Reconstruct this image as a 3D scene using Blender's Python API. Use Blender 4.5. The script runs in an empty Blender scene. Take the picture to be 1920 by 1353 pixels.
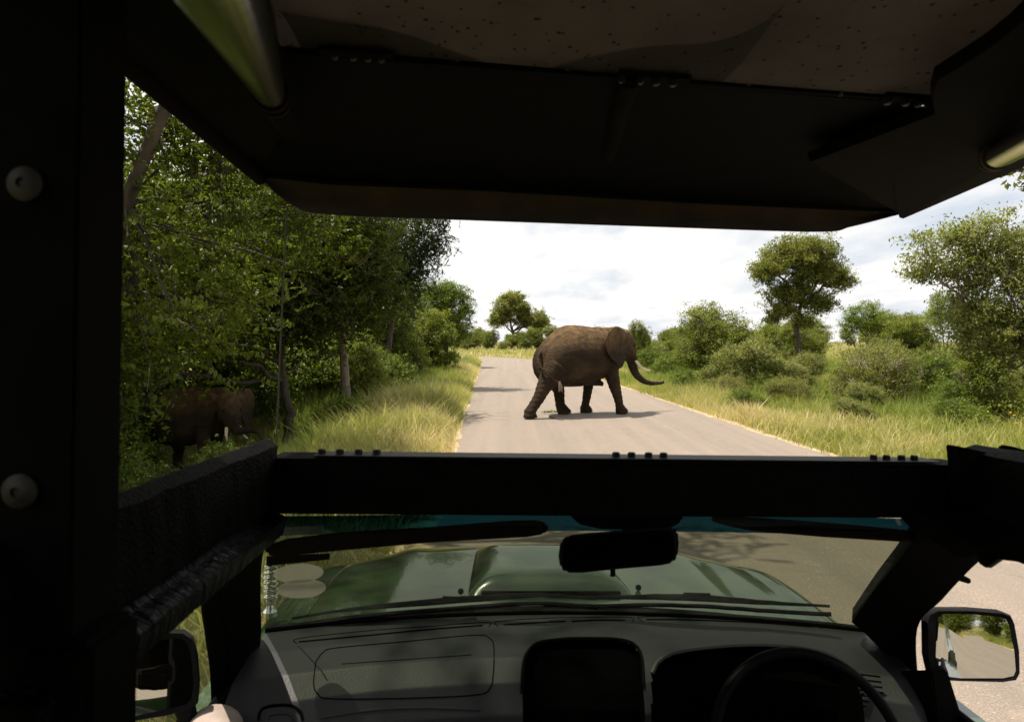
import bpy, bmesh, math, random
import numpy as np
from mathutils import Matrix, Vector

rad = math.radians
C = bpy.context.scene.collection
SC = bpy.context.scene

# ------------------------------------------------------------ camera, world, sun, exposure
FPX, CX, CY = 1280.0, 960.0, 676.5          # focal length in photo pixels (24 mm on 36 mm)
EYE = 2.1                                    # eye height above the road
PITCH = math.atan((CY - 640.0) / FPX)        # horizon sits at photo row 640
cam_d = bpy.data.cameras.new('camera'); cam = bpy.data.objects.new('camera', cam_d); C.objects.link(cam)
cam.location = (0, 0, EYE); cam.rotation_euler = (math.pi / 2 - PITCH, 0, 0)
cam_d.lens = 24; cam_d.sensor_width = 36; cam_d.clip_start = 0.02; cam_d.clip_end = 6000
cam_d.dof.use_dof = True; cam_d.dof.focus_distance = 19.5; cam_d.dof.aperture_fstop = 11.0
SC.camera = cam

SUN = Vector((-0.31, 0.10, 0.93)).normalized()
SUN_EL = math.asin(SUN.z); SUN_AZ = math.atan2(SUN.x, SUN.y)
world = bpy.data.worlds.new('World'); SC.world = world; world.use_nodes = True
wt = world.node_tree; wt.nodes.clear()
def wn(t, **k):
    n = wt.nodes.new(t)
    for a, b in k.items(): setattr(n, a, b)
    return n
w_out = wn('ShaderNodeOutputWorld'); w_bg = wn('ShaderNodeBackground'); w_bg.inputs['Strength'].default_value = 0.064
w_sky = wn('ShaderNodeTexSky', sky_type='NISHITA', sun_disc=False)
w_sky.sun_elevation = SUN_EL; w_sky.sun_rotation = SUN_AZ; w_sky.dust_density = 2.0; w_sky.air_density = 1.0
w_tc = wn('ShaderNodeTexCoord'); w_sep = wn('ShaderNodeSeparateXYZ'); wt.links.new(w_tc.outputs['Generated'], w_sep.inputs[0])
w_add = wn('ShaderNodeMath', operation='ADD'); w_add.inputs[1].default_value = 0.13
w_max = wn('ShaderNodeMath', operation='MAXIMUM'); w_max.inputs[1].default_value = 0.0
wt.links.new(w_sep.outputs['Z'], w_max.inputs[0]); wt.links.new(w_max.outputs[0], w_add.inputs[0])
w_dx = wn('ShaderNodeMath', operation='DIVIDE'); w_dy = wn('ShaderNodeMath', operation='DIVIDE')
wt.links.new(w_sep.outputs['X'], w_dx.inputs[0]); wt.links.new(w_add.outputs[0], w_dx.inputs[1])
wt.links.new(w_sep.outputs['Y'], w_dy.inputs[0]); wt.links.new(w_add.outputs[0], w_dy.inputs[1])
w_com = wn('ShaderNodeCombineXYZ'); wt.links.new(w_dx.outputs[0], w_com.inputs[0]); wt.links.new(w_dy.outputs[0], w_com.inputs[1])
w_map = wn('ShaderNodeMapping'); w_map.inputs['Location'].default_value = (2.3, 1.7, 0.4); w_map.inputs['Scale'].default_value = (1.5, 0.75, 1)
wt.links.new(w_com.outputs[0], w_map.inputs[0])
w_noi = wn('ShaderNodeTexNoise'); w_noi.inputs['Scale'].default_value = 1.0; w_noi.inputs['Detail'].default_value = 9; w_noi.inputs['Roughness'].default_value = 0.56
wt.links.new(w_map.outputs[0], w_noi.inputs['Vector'])
w_rmp = wn('ShaderNodeValToRGB'); w_rmp.color_ramp.elements[0].position = 0.34; w_rmp.color_ramp.elements[1].position = 0.50
w_rmp.color_ramp.elements[0].color = (0.10, 0.10, 0.10, 1); w_rmp.color_ramp.elements[1].color = (1, 1, 1, 1)
wt.links.new(w_noi.outputs['Fac'], w_rmp.inputs['Fac'])
w_noi2 = wn('ShaderNodeTexNoise'); w_noi2.inputs['Scale'].default_value = 2.3; w_noi2.inputs['Detail'].default_value = 7
wt.links.new(w_map.outputs[0], w_noi2.inputs['Vector'])
w_ccol = wn('ShaderNodeValToRGB')
w_ccol.color_ramp.elements[0].position = 0.3; w_ccol.color_ramp.elements[0].color = (10.0, 9.95, 9.9, 1)
w_ccol.color_ramp.elements[1].position = 0.62; w_ccol.color_ramp.elements[1].color = (11.6, 11.3, 10.8, 1)
wt.links.new(w_noi2.outputs['Fac'], w_ccol.inputs['Fac'])
# haze-whitened air between the clouds
w_air = wn('ShaderNodeMixRGB'); w_air.inputs[0].default_value = 0.62; w_air.inputs[2].default_value = (8.8, 9.5, 10.7, 1)
wt.links.new(w_sky.outputs[0], w_air.inputs[1])
w_mix = wn('ShaderNodeMixRGB')
w_hz = wn('ShaderNodeValToRGB')          # air is paler and clouds crowd together towards the horizon
w_hz.color_ramp.elements[0].position = 0.0; w_hz.color_ramp.elements[0].color = (0.80, 0.80, 0.80, 1)
w_hz.color_ramp.elements[1].position = 0.75; w_hz.color_ramp.elements[1].color = (0.10, 0.10, 0.10, 1)
wt.links.new(w_max.outputs[0], w_hz.inputs['Fac']); wt.links.new(w_hz.outputs[0], w_air.inputs[0])
wt.links.new(w_rmp.outputs[0], w_mix.inputs[0]); wt.links.new(w_air.outputs[0], w_mix.inputs[1]); wt.links.new(w_ccol.outputs[0], w_mix.inputs[2])
wt.links.new(w_mix.outputs[0], w_bg.inputs[0]); wt.links.new(w_bg.outputs[0], w_out.inputs[0])

sun_d = bpy.data.lights.new('sun', 'SUN'); sun_d.energy = 5.0; sun_d.angle = rad(0.6); sun_d.color = (1.0, 0.905, 0.76)
sun = bpy.data.objects.new('sun', sun_d); C.objects.link(sun); sun.rotation_euler = SUN.to_track_quat('Z', 'Y').to_euler()
SC.view_settings.view_transform = 'Standard'; SC.view_settings.look = 'None'
SC.view_settings.exposure = 0.62; SC.view_settings.gamma = 1.0; SC.view_settings.use_curve_mapping = False
SC.cycles.max_bounces = 8; SC.cycles.transparent_max_bounces = 12; SC.cycles.use_denoising = True

# ------------------------------------------------------------ materials
class NT:
    def __init__(s, name):
        s.m = bpy.data.materials.new(name); s.m.use_nodes = True; s.t = s.m.node_tree
        s.b = s.t.nodes['Principled BSDF']; s.out = s.t.nodes['Material Output']
    def n(s, t, **k):
        x = s.t.nodes.new(t)
        for a, v in k.items():
            if a.startswith('i_'): x.inputs[a[2:].replace('_', ' ')].default_value = v
            else: setattr(x, a, v)
        return x
    def l(s, a, b): s.t.links.new(a, b)
    def noise(s, scale, detail=6, rough=0.55, vec=None, stretch=None):
        x = s.n('ShaderNodeTexNoise'); x.inputs['Scale'].default_value = scale; x.inputs['Detail'].default_value = detail
        x.inputs['Roughness'].default_value = rough
        v = vec
        if v is None:
            tc = s.n('ShaderNodeTexCoord'); v = tc.outputs['Object']
        if stretch:
            mp = s.n('ShaderNodeMapping'); mp.inputs['Scale'].default_value = stretch; s.l(v, mp.inputs[0]); v = mp.outputs[0]
        s.l(v, x.inputs['Vector']); return x.outputs['Fac']
    def ramp(s, fac, stops):
        r = s.n('ShaderNodeValToRGB'); e = r.color_ramp.elements
        while len(e) < len(stops): e.new(0.5)
        for k, (p, c) in enumerate(stops):
            e[k].position = p; e[k].color = (c[0], c[1], c[2], 1) if hasattr(c, '__len__') else (c, c, c, 1)
        s.l(fac, r.inputs[0]); return r.outputs[0]
    def mix(s, fac, a, b, mode='MIX'):
        x = s.n('ShaderNodeMixRGB', blend_type=mode)
        for i, v in ((0, fac), (1, a), (2, b)):
            if hasattr(v, 'is_linked') or isinstance(v, bpy.types.NodeSocket): s.l(v, x.inputs[i])
            elif isinstance(v, (int, float)): x.inputs[i].default_value = v if i == 0 else (v, v, v, 1)
            else: x.inputs[i].default_value = (v[0], v[1], v[2], 1)
        return x.outputs[0]
    def bump(s, h, strength=0.3, dist=0.01):
        b = s.n('ShaderNodeBump'); b.inputs['Strength'].default_value = strength; b.inputs['Distance'].default_value = dist
        s.l(h, b.inputs['Height']); s.l(b.outputs[0], s.b.inputs['Normal']); return b
    def base(s, c):
        if isinstance(c, bpy.types.NodeSocket): s.l(c, s.b.inputs['Base Color'])
        else: s.b.inputs['Base Color'].default_value = (c[0], c[1], c[2], 1)

def plain(name, c, rough=0.6, metal=0.0, var=0.25, scale=12, bump=0.15, bdist=0.003, coat=0.0):
    m = NT(name); f = m.noise(scale)
    if max(c) < 0.02 and not metal: m.b.inputs['Specular IOR Level'].default_value = 0.035
    m.base(m.ramp(f, [(0.3, [x * (1 - var) for x in c]), (0.7, [x * (1 + var) for x in c])]))
    m.b.inputs['Roughness'].default_value = rough; m.b.inputs['Metallic'].default_value = metal
    m.b.inputs['Coat Weight'].default_value = coat; m.b.inputs['Coat Roughness'].default_value = 0.03; m.b.inputs['Coat IOR'].default_value = 1.65
    if bump: m.bump(m.noise(scale * 9, 4), bump, bdist)
    return m.m

def leaf_mat(name, dark, mid, light, trans=0.35, spec=0.35, tc_=(1.2, 1.28, 0.62)):
    m = NT(name)
    at = m.n('ShaderNodeAttribute', attribute_name='tint')
    c = m.ramp(at.outputs['Fac'], [(0.0, dark), (0.5, mid), (1.0, light)])
    m.base(c); m.b.inputs['Roughness'].default_value = 0.5; m.b.inputs['Specular IOR Level'].default_value = spec
    tr = m.n('ShaderNodeBsdfTranslucent')
    m.l(m.mix(1.0, c, tc_, 'MULTIPLY'), tr.inputs[0])
    mx = m.n('ShaderNodeMixShader'); mx.inputs[0].default_value = trans
    m.l(m.b.outputs[0], mx.inputs[1]); m.l(tr.outputs[0], mx.inputs[2]); m.l(mx.outputs[0], m.out.inputs[0])
    return m.m

M = {}
M['leaf_dark'] = leaf_mat('leaf_dark', (0.036, 0.052, 0.007), (0.085, 0.115, 0.013), (0.18, 0.215, 0.028), trans=0.48)
M['leaf_deep'] = leaf_mat('leaf_deep', (0.018, 0.035, 0.010), (0.035, 0.062, 0.016), (0.07, 0.10, 0.03))
M['leaf_bright'] = leaf_mat('leaf_bright', (0.075, 0.115, 0.014), (0.14, 0.195, 0.024), (0.24, 0.29, 0.042))
M['leaf_yellow'] = leaf_mat('leaf_yellow', (0.09, 0.12, 0.012), (0.16, 0.20, 0.022), (0.26, 0.28, 0.04))
M['leaf_olive'] = leaf_mat('leaf_olive', (0.09, 0.105, 0.022), (0.175, 0.188, 0.044), (0.29, 0.29, 0.09), trans=0.5)
M['leaf_grey'] = leaf_mat('leaf_grey', (0.10, 0.115, 0.034), (0.19, 0.21, 0.065), (0.33, 0.335, 0.14), trans=0.5)
M['leaf_mid'] = leaf_mat('leaf_mid', (0.092, 0.118, 0.020), (0.18, 0.21, 0.038), (0.30, 0.315, 0.075), trans=0.5)
M['grass'] = leaf_mat('grass_blades', (0.17, 0.245, 0.042), (0.34, 0.35, 0.105), (0.62, 0.52, 0.30), trans=0.48, tc_=(1.1, 1.1, 0.72), spec=0.2)
M['flower'] = leaf_mat('flower_petals', (0.6, 0.4, 0.02), (0.75, 0.5, 0.03), (0.8, 0.6, 0.05), trans=0.2)

def bark(name, a, b):
    m = NT(name); f = m.noise(9, 8, 0.65, stretch=(1, 1, 0.22))
    m.base(m.ramp(f, [(0.32, a), (0.68, b)])); m.b.inputs['Roughness'].default_value = 0.9
    m.bump(m.noise(30, 6, 0.6, stretch=(1, 1, 0.2)), 0.8, 0.02); return m.m
M['bark'] = bark('bark', (0.025, 0.019, 0.013), (0.10, 0.076, 0.052))
M['bark_pale'] = bark('bark_pale', (0.10, 0.075, 0.05), (0.30, 0.24, 0.165))
M['twig_dry'] = bark('dry_twig', (0.22, 0.18, 0.12), (0.42, 0.36, 0.26))

m = NT('road_asphalt')
tc = m.n('ShaderNodeTexCoord'); ob = tc.outputs['Object']
agg = m.noise(85, 3, 0.7, ob); spk = m.noise(38, 4, 0.75, ob); big = m.noise(0.55, 5, 0.55, ob); strk = m.noise(1.0, 5, 0.6, ob, (2.2, 0.045, 1))
c1 = m.ramp(agg, [(0.30, (0.140, 0.112, 0.090)), (0.5, (0.225, 0.182, 0.150)), (0.72, (0.38, 0.318, 0.262))])
c1 = m.mix(m.ramp(spk, [(0.60, 0.0), (0.70, 0.75)]), c1, (0.56, 0.48, 0.41))
c1 = m.mix(m.ramp(strk, [(0.36, 0.45), (0.60, 0.0)]), c1, (0.15, 0.13, 0.115))
c1 = m.mix(m.ramp(big, [(0.38, 0.25), (0.58, 0.0)]), c1, (0.22, 0.19, 0.16))
wv = m.n('ShaderNodeVectorMath', operation='ADD'); m.l(ob, wv.inputs[0]); nz = m.n('ShaderNodeTexNoise'); nz.inputs['Scale'].default_value = 1.3; m.l(ob, nz.inputs['Vector']); m.l(nz.outputs['Color'], wv.inputs[1])
vc = m.n('ShaderNodeTexVoronoi', feature='DISTANCE_TO_EDGE'); vc.inputs['Scale'].default_value = 0.42; m.l(wv.outputs[0], vc.inputs['Vector'])
c1 = m.mix(m.ramp(vc.outputs['Distance'], [(0.0, 0.16), (0.010, 0.0)]), c1, (0.07, 0.06, 0.05))
c1 = m.mix(m.ramp(m.noise(2.6, 6, 0.65, ob), [(0.60, 0.0), (0.72, 0.3)]), c1, (0.42, 0.34, 0.25))
m.base(c1); m.b.inputs['Roughness'].default_value = 0.82; m.b.inputs['Specular IOR Level'].default_value = 0.35
m.bump(agg, 0.7, 0.006); M['road'] = m.m

m = NT('sandy_shoulder'); tc = m.n('ShaderNodeTexCoord'); ob = tc.outputs['Object']
m.base(m.ramp(m.noise(3.5, 8, 0.7, ob), [(0.3, (0.26, 0.18, 0.105)), (0.5, (0.42, 0.32, 0.20)), (0.75, (0.56, 0.46, 0.33))]))
m.b.inputs['Roughness'].default_value = 0.95; m.bump(m.noise(40, 5, 0.7, ob), 0.7, 0.015); M['sand'] = m.m

m = NT('savanna_soil'); tc = m.n('ShaderNodeTexCoord'); ob = tc.outputs['Object']
ca = m.ramp(m.noise(1.7, 8, 0.7, ob), [(0.35, (0.11, 0.125, 0.035)), (0.52, (0.20, 0.185, 0.065)), (0.68, (0.32, 0.26, 0.12))])
cb = m.ramp(m.noise(14, 6, 0.7, ob), [(0.35, (0.05, 0.06, 0.018)), (0.65, (0.26, 0.22, 0.10))])
m.base(m.mix(0.45, ca, cb)); m.b.inputs['Roughness'].default_value = 1.0; m.b.inputs['Specular IOR Level'].default_value = 0.1
m.bump(m.noise(8, 8, 0.75, ob), 1.0, 0.08); M['soil'] = m.m

# elephant hide: dry mud over grey-brown skin, cracked fine relief
m = NT('elephant_hide'); tc = m.n('ShaderNodeTexCoord'); ob = tc.outputs['Object']
mud = m.noise(1.6, 7, 0.6, ob)
cc = m.ramp(mud, [(0.34, (0.026, 0.017, 0.010)), (0.52, (0.055, 0.035, 0.018)), (0.70, (0.115, 0.071, 0.032))])
fine = m.noise(22, 6, 0.65, ob)
wav = m.n('ShaderNodeTexWave', wave_type='BANDS', bands_direction='DIAGONAL'); wav.inputs['Scale'].default_value = 11.0; wav.inputs['Distortion'].default_value = 9.0; wav.inputs['Detail'].default_value = 4.0; wav.inputs['Detail Scale'].default_value = 1.6
m.l(ob, wav.inputs['Vector'])
vor = m.n('ShaderNodeTexVoronoi', feature='DISTANCE_TO_EDGE'); vor.inputs['Scale'].default_value = 19.0; m.l(ob, vor.inputs['Vector'])
cr = m.ramp(vor.outputs['Distance'], [(0.0, 0.0), (0.12, 1.0)])
cc = m.mix(m.ramp(fine, [(0.3, 0.55), (0.6, 0.0)]), cc, (0.025, 0.018, 0.013))
sx = m.n('ShaderNodeSeparateXYZ'); m.l(ob, sx.inputs[0])     # sunlit orange of the back painted in, mixed with dried mud
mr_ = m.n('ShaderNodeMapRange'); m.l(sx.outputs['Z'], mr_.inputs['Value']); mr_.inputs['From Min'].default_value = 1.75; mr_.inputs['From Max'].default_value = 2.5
lit_back = m.n('ShaderNodeMath', operation='MULTIPLY'); m.l(mr_.outputs[0], lit_back.inputs[0]); m.l(m.ramp(m.noise(4.5, 8, 0.7, ob), [(0.35, 0.15), (0.65, 1.0)]), lit_back.inputs[1])
cc = m.mix(lit_back.outputs[0], cc, (0.30, 0.185, 0.085))
cc = m.mix(m.ramp(cr, [(0.0, 0.6), (0.7, 0.0)]), cc, (0.022, 0.015, 0.010))
m.base(cc); m.b.inputs['Roughness'].default_value = 0.85; m.b.inputs['Specular IOR Level'].default_value = 0.2
hh = m.mix(0.5, wav.outputs['Fac'], cr); hh = m.mix(0.35, hh, fine)
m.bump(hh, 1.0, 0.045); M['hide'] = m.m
M['ivory'] = plain('ivory', (0.62, 0.52, 0.38), 0.4, var=0.15)
M['eye'] = plain('dark_eye', (0.012, 0.009, 0.006), 0.15, var=0.1, bump=0)
M['tail_hair'] = plain('tail_hair', (0.30, 0.24, 0.17), 0.8)
M['toenail'] = plain('toenail', (0.20, 0.16, 0.12), 0.6)

# vehicle materials
M['black'] = plain('black_frame_paint', (0.0030, 0.0030, 0.0025), 0.8, var=0.4, scale=20, bump=0.2)
M['rubber'] = plain('perished_rubber_sheet', (0.0040, 0.0034, 0.0030), 0.6, var=0.5, scale=25, bump=0.9, bdist=0.006)
m = NT('crinkled_tape'); tc = m.n('ShaderNodeTexCoord'); ob = tc.outputs['Object']
m.base((0.002, 0.0017, 0.0018)); m.b.inputs['Roughness'].default_value = 0.30; m.b.inputs['Specular IOR Level'].default_value = 0.12
m.bump(m.noise(26, 5, 0.6, ob, (0.6, 3.0, 1)), 1.0, 0.02); M['crinkle'] = m.m
M['canvas_dark'] = plain('brown_canvas', (0.042, 0.030, 0.019), 0.95, var=0.3, scale=14, bump=0.35)
m = NT('canopy_canvas'); tc = m.n('ShaderNodeTexCoord'); ob = tc.outputs['Object']
cv = m.ramp(m.noise(5, 6, 0.6, ob), [(0.3, (0.075, 0.068, 0.060)), (0.7, (0.15, 0.135, 0.12))])
vr = m.n('ShaderNodeTexVoronoi'); vr.inputs['Scale'].default_value = 62.0; vr.inputs['Randomness'].default_value = 1.0; m.l(ob, vr.inputs['Vector'])
n2 = m.noise(55, 3, 0.6, ob)
sp = m.ramp(m.mix(0.25, vr.outputs['Distance'], n2), [(0.205, 1.0), (0.26, 0.0)])
cv = m.mix(sp, cv, (0.012, 0.010, 0.008)); m.base(cv); m.b.inputs['Roughness'].default_value = 0.9
tr = m.n('ShaderNodeBsdfTranslucent'); m.l(m.mix(1.0, cv, (0.048, 0.040, 0.033), 'MULTIPLY'), tr.inputs[0])
mx = m.n('ShaderNodeMixShader'); mx.inputs[0].default_value = 0.6
m.l(m.b.outputs[0], mx.inputs[1]); m.l(tr.outputs[0], mx.inputs[2]); m.l(mx.outputs[0], m.out.inputs[0])
M['canopy'] = m.m
M['steel'] = plain('polished_steel_tube', (0.62, 0.60, 0.56), 0.16, metal=1.0, var=0.1, scale=5, bump=0.05)
M['bolt'] = plain('dull_bolt', (0.035, 0.033, 0.028), 0.6, metal=0.5, var=0.3, scale=60)
M['bolt_black'] = plain('black_bolt', (0.006, 0.006, 0.005), 0.5, metal=0.4, var=0.3, scale=60)
M['chrome'] = plain('chrome', (0.75, 0.75, 0.73), 0.12, metal=1.0, var=0.05, bump=0)
M['paint'] = plain('olive_green_paint', (0.032, 0.060, 0.024), 0.22, metal=0.0, var=0.06, scale=3, bump=0.02, coat=1.0)
M['dash'] = plain('charcoal_dash_plastic', (0.021, 0.0215, 0.026), 0.5, var=0.1, scale=30, bump=0.35, bdist=0.002)
M['dash_black'] = plain('black_plastic', (0.003, 0.003, 0.003), 0.5, var=0.2, scale=30, bump=0.2)
M['wheel_leather'] = plain('steering_wheel_leather', (0.005, 0.005, 0.006), 0.4, var=0.2, scale=60, bump=0.4, bdist=0.001)
M['trim'] = plain('grey_pillar_trim', (0.005, 0.005, 0.0047), 0.8, var=0.1, scale=30, bump=0.2)
M['canvas_black'] = plain('black_webbing', (0.007, 0.0055, 0.004), 0.9, var=0.3, scale=14, bump=0.35)
M['visor'] = plain('brown_visor_vinyl', (0.012, 0.009, 0.006), 0.75, var=0.2, scale=30)
M['mirror_case'] = plain('mirror_shell_plastic', (0.010, 0.010, 0.011), 0.42, var=0.15, scale=30, bump=0.2)
m = NT('mirror_glass'); m.base((0.62, 0.64, 0.60)); m.b.inputs['Metallic'].default_value = 1.0; m.b.inputs['Roughness'].default_value = 0.015; M['mirror'] = m.m
m = NT('dark_reflection_glass'); m.base((0.16, 0.16, 0.15)); m.b.inputs['Metallic'].default_value = 1.0; m.b.inputs['Roughness'].default_value = 0.03; M['mirror_dark'] = m.m  # dark cabin reflection put into the glass colour
M['tyre'] = plain('tyre_rubber', (0.02, 0.02, 0.02), 0.85)
M['oval_film'] = plain('faded_oval', (0.15, 0.14, 0.125), 0.9, var=0.15, scale=80)
m = NT('pale_oval_film'); m.base((0.30, 0.28, 0.25)); t_ = m.n('ShaderNodeBsdfTransparent'); t_.inputs[0].default_value = (0.55, 0.55, 0.52, 1)
tl_ = m.n('ShaderNodeBsdfTranslucent'); tl_.inputs[0].default_value = (0.30, 0.28, 0.26, 1); mx = m.n('ShaderNodeMixShader'); mx.inputs[0].default_value = 0.5; m.l(tl_.outputs[0], mx.inputs[1]); m.l(t_.outputs[0], mx.inputs[2]); m.l(mx.outputs[0], m.out.inputs[0]); M['oval_film'] = m.m
M['cord'] = plain('pale_cord', (0.07, 0.065, 0.03), 0.8)
M['skin_pad'] = plain('beige_door_panel', (0.30, 0.24, 0.21), 0.8)
def glass(name, col, refl=0.05):
    m = NT(name); t = m.n('ShaderNodeBsdfTransparent'); t.inputs[0].default_value = (*col, 1)
    g = m.n('ShaderNodeBsdfGlossy'); g.inputs['Roughness'].default_value = 0.03
    x = m.n('ShaderNodeMixShader'); x.inputs[0].default_value = refl; m.l(t.outputs[0], x.inputs[1]); m.l(g.outputs[0], x.inputs[2])
    df = m.n('ShaderNodeBsdfTranslucent'); df.inputs[0].default_value = (0.5, 0.5, 0.45, 1); x2 = m.n('ShaderNodeMixShader')   # film of road dust
    m.l(m.ramp(m.noise(7, 7, 0.7), [(0.35, 0.002), (0.75, 0.016)]), x2.inputs[0]); m.l(x.outputs[0], x2.inputs[1]); m.l(df.outputs[0], x2.inputs[2])
    m.l(x2.outputs[0], m.out.inputs[0]); return m.m
M['glass'] = glass('green_tinted_glass', (0.28, 0.31, 0.24))
M['void'] = plain('recess_shade_black', (0.0012, 0.0012, 0.0012), 0.9, bump=0)  # shade inside the dashboard recesses put into the colour
M['glass_band'] = glass('teal_sun_band', (0.004, 0.030, 0.044))

# ------------------------------------------------------------ object helpers
def tag(o, label=None, cat=None, group=None, kind=None):
    for k, v in (('label', label), ('category', cat), ('group', group), ('kind', kind)):
        if v: o[k] = v
    return o
def empty(name, loc=(0, 0, 0), label=None, cat=None, group=None):
    o = bpy.data.objects.new(name, None); C.objects.link(o); o.location = loc; o.empty_display_size = 0.1
    return tag(o, label, cat, group)
def link(name, me, mat=None, parent=None):
    if mat and not len(me.materials): me.materials.append(mat)
    o = bpy.data.objects.new(name, me); C.objects.link(o)
    if parent: o.parent = parent
    return o
def mesh_np(name, V, F, mat=None, parent=None, smooth=False, tint=None, k=None):
    """V (n,3), F a list of (m,k) int arrays"""
    me = bpy.data.meshes.new(name); V = np.asarray(V, dtype=np.float32)
    if not isinstance(F, (list, tuple)): F = [F]
    F = [np.asarray(f, dtype=np.int32) for f in F if len(f)]
    nl = sum(f.size for f in F); nf = sum(len(f) for f in F)
    me.vertices.add(len(V)); me.vertices.foreach_set('co', V.ravel())
    me.loops.add(nl); me.loops.foreach_set('vertex_index', np.concatenate([f.ravel() for f in F]))
    me.polygons.add(nf)
    st = []; tot = []; s = 0
    for f in F:
        st.append(s + np.arange(len(f)) * f.shape[1]); tot.append(np.full(len(f), f.shape[1])); s += f.size
    me.polygons.foreach_set('loop_start', np.concatenate(st).astype(np.int32))
    me.polygons.foreach_set('loop_total', np.concatenate(tot).astype(np.int32))
    if smooth: me.polygons.foreach_set('use_smooth', np.ones(nf, dtype=bool))
    if tint is not None:
        a = me.attributes.new('tint', 'FLOAT', 'POINT'); a.data.foreach_set('value', np.asarray(tint, dtype=np.float32))
    me.update(calc_edges=True)
    return link(name, me, mat, parent)

class MB:
    """collects primitives and builds ONE mesh"""
    def __init__(s): s.v = []; s.f = []; s.n = 0
    def add(s, V, F):
        s.v += [tuple(map(float, p)) for p in V]; s.f += [tuple(i + s.n for i in f) for f in F]; s.n = len(s.v); return s
    def box(s, c, size, rot=None):
        sx, sy, sz = [x / 2 for x in size]
        P = [Vector((x, y, z)) for x in (-sx, sx) for y in (-sy, sy) for z in (-sz, sz)]
        if rot is not None: P = [rot @ p for p in P]
        c = Vector(c)
        return s.add([p + c for p in P], [(0, 1, 3, 2), (4, 6, 7, 5), (0, 4, 5, 1), (2, 3, 7, 6), (0, 2, 6, 4), (1, 5, 7, 3)])
    def hexa(s, P):
        """8 points: bottom loop 0-3, top loop 4-7"""
        return s.add(P, [(3, 2, 1, 0), (4, 5, 6, 7), (0, 1, 5, 4), (1, 2, 6, 5), (2, 3, 7, 6), (3, 0, 4, 7)])
    def tube(s, pts, r, seg=10, cap=True, closed=False, flat=1.0):
        pts = [Vector(p) for p in pts]; n = len(pts); rs = r if hasattr(r, '__len__') else [r] * n
        up = None; rings = []
        for i, p in enumerate(pts):
            if closed: t = (pts[(i + 1) % n] - pts[i - 1])
            else: t = pts[min(i + 1, n - 1)] - pts[max(i - 1, 0)]
            t.normalize()
            if up is None:
                up = Vector((0, 0, 1)) if abs(t.z) < 0.9 else Vector((1, 0, 0))
            a = t.cross(up).normalized(); b = a.cross(t).normalized(); up = b
            rings.append([p + (a * math.cos(2 * math.pi * k / seg) * rs[i] + b * math.sin(2 * math.pi * k / seg) * rs[i] * flat) for k in range(seg)])
        V = [q for rg in rings for q in rg]; F = []
        for i in range(n if closed else n - 1):
            j = (i + 1) % n
            for k in range(seg):
                l = (k + 1) % seg; F.append((i * seg + k, i * seg + l, j * seg + l, j * seg + k))
        if cap and not closed: F.append(tuple(range(seg - 1, -1, -1))); F.append(tuple((n - 1) * seg + k for k in range(seg)))
        return s.add(V, F)
    def lathe(s, prof, seg=16, M4=None):
        """profile of (r, z) turned about z"""
        V = []; F = []
        for r, z in prof:
            for k in range(seg):
                a = 2 * math.pi * k / seg; p = Vector((r * math.cos(a), r * math.sin(a), z)); V.append(M4 @ p if M4 else p)
        for i in range(len(prof) - 1):
            for k in range(seg):
                l = (k + 1) % seg; F.append((i * seg + k, i * seg + l, (i + 1) * seg + l, (i + 1) * seg + k))
        F.append(tuple(range(seg - 1, -1, -1))); F.append(tuple((len(prof) - 1) * seg + k for k in range(seg)))
        return s.add(V, F)
    def slab(s, outline, normal, th):
        """closed outline of 3D points given thickness along normal"""
        n = len(outline); nv = Vector(normal).normalized() * th
        A = [Vector(p) for p in outline]; B = [p + nv for p in A]
        F = [tuple(range(n - 1, -1, -1)), tuple(range(n, 2 * n))] + [(k, (k + 1) % n, n + (k + 1) % n, n + k) for k in range(n)]
        return s.add(A + B, F)
    def grid(s, P, th=None):
        """P[i][j] grid of points, optional solid thickness downward list offset vector"""
        r = len(P); c = len(P[0]); V = [q for row in P for q in row]; F = []
        for i in range(r - 1):
            for j in range(c - 1): F.append((i * c + j, i * c + j + 1, (i + 1) * c + j + 1, (i + 1) * c + j))
        if th is not None:
            N = len(V); off = Vector(th); V = V + [Vector(q) + off for q in V]
            F += [tuple(k + N for k in reversed(f)) for f in F]
            edge = [(0, j) for j in range(c)] + [(i, c - 1) for i in range(1, r)] + [(r - 1, j) for j in range(c - 2, -1, -1)] + [(i, 0) for i in range(r - 2, 0, -1)]
            ids = [i * c + j for i, j in edge]
            for a, b in zip(ids, ids[1:] + ids[:1]): F.append((b, a, a + N, b + N))
        return s.add(V, F)
    def build(s, name, mat, parent=None, smooth=False, bevel=0.0, off=None):
        me = bpy.data.meshes.new(name); V = s.v
        if off is not None: V = [(x - off[0], y - off[1], z - off[2]) for x, y, z in V]
        me.from_pydata(V, [], s.f)
        bm = bmesh.new(); bm.from_mesh(me); bmesh.ops.recalc_face_normals(bm, faces=bm.faces)
        if bevel:
            ed = [e for e in bm.edges if len(e.link_faces) == 2 and e.calc_face_angle(0) > 0.5]
            if ed: bmesh.ops.bevel(bm, geom=ed, offset=bevel, segments=2, affect='EDGES', clamp_overlap=True)
        bm.to_mesh(me); bm.free()
        if smooth or bevel:
            for p in me.polygons: p.use_smooth = True
            try: me.set_sharp_from_angle(angle=rad(40))
            except Exception: pass
        me.update(); return link(name, me, mat, parent)

def smoothstep(a, b, x): t = np.clip((x - a) / (b - a), 0, 1); return t * t * (3 - 2 * t)

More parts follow.
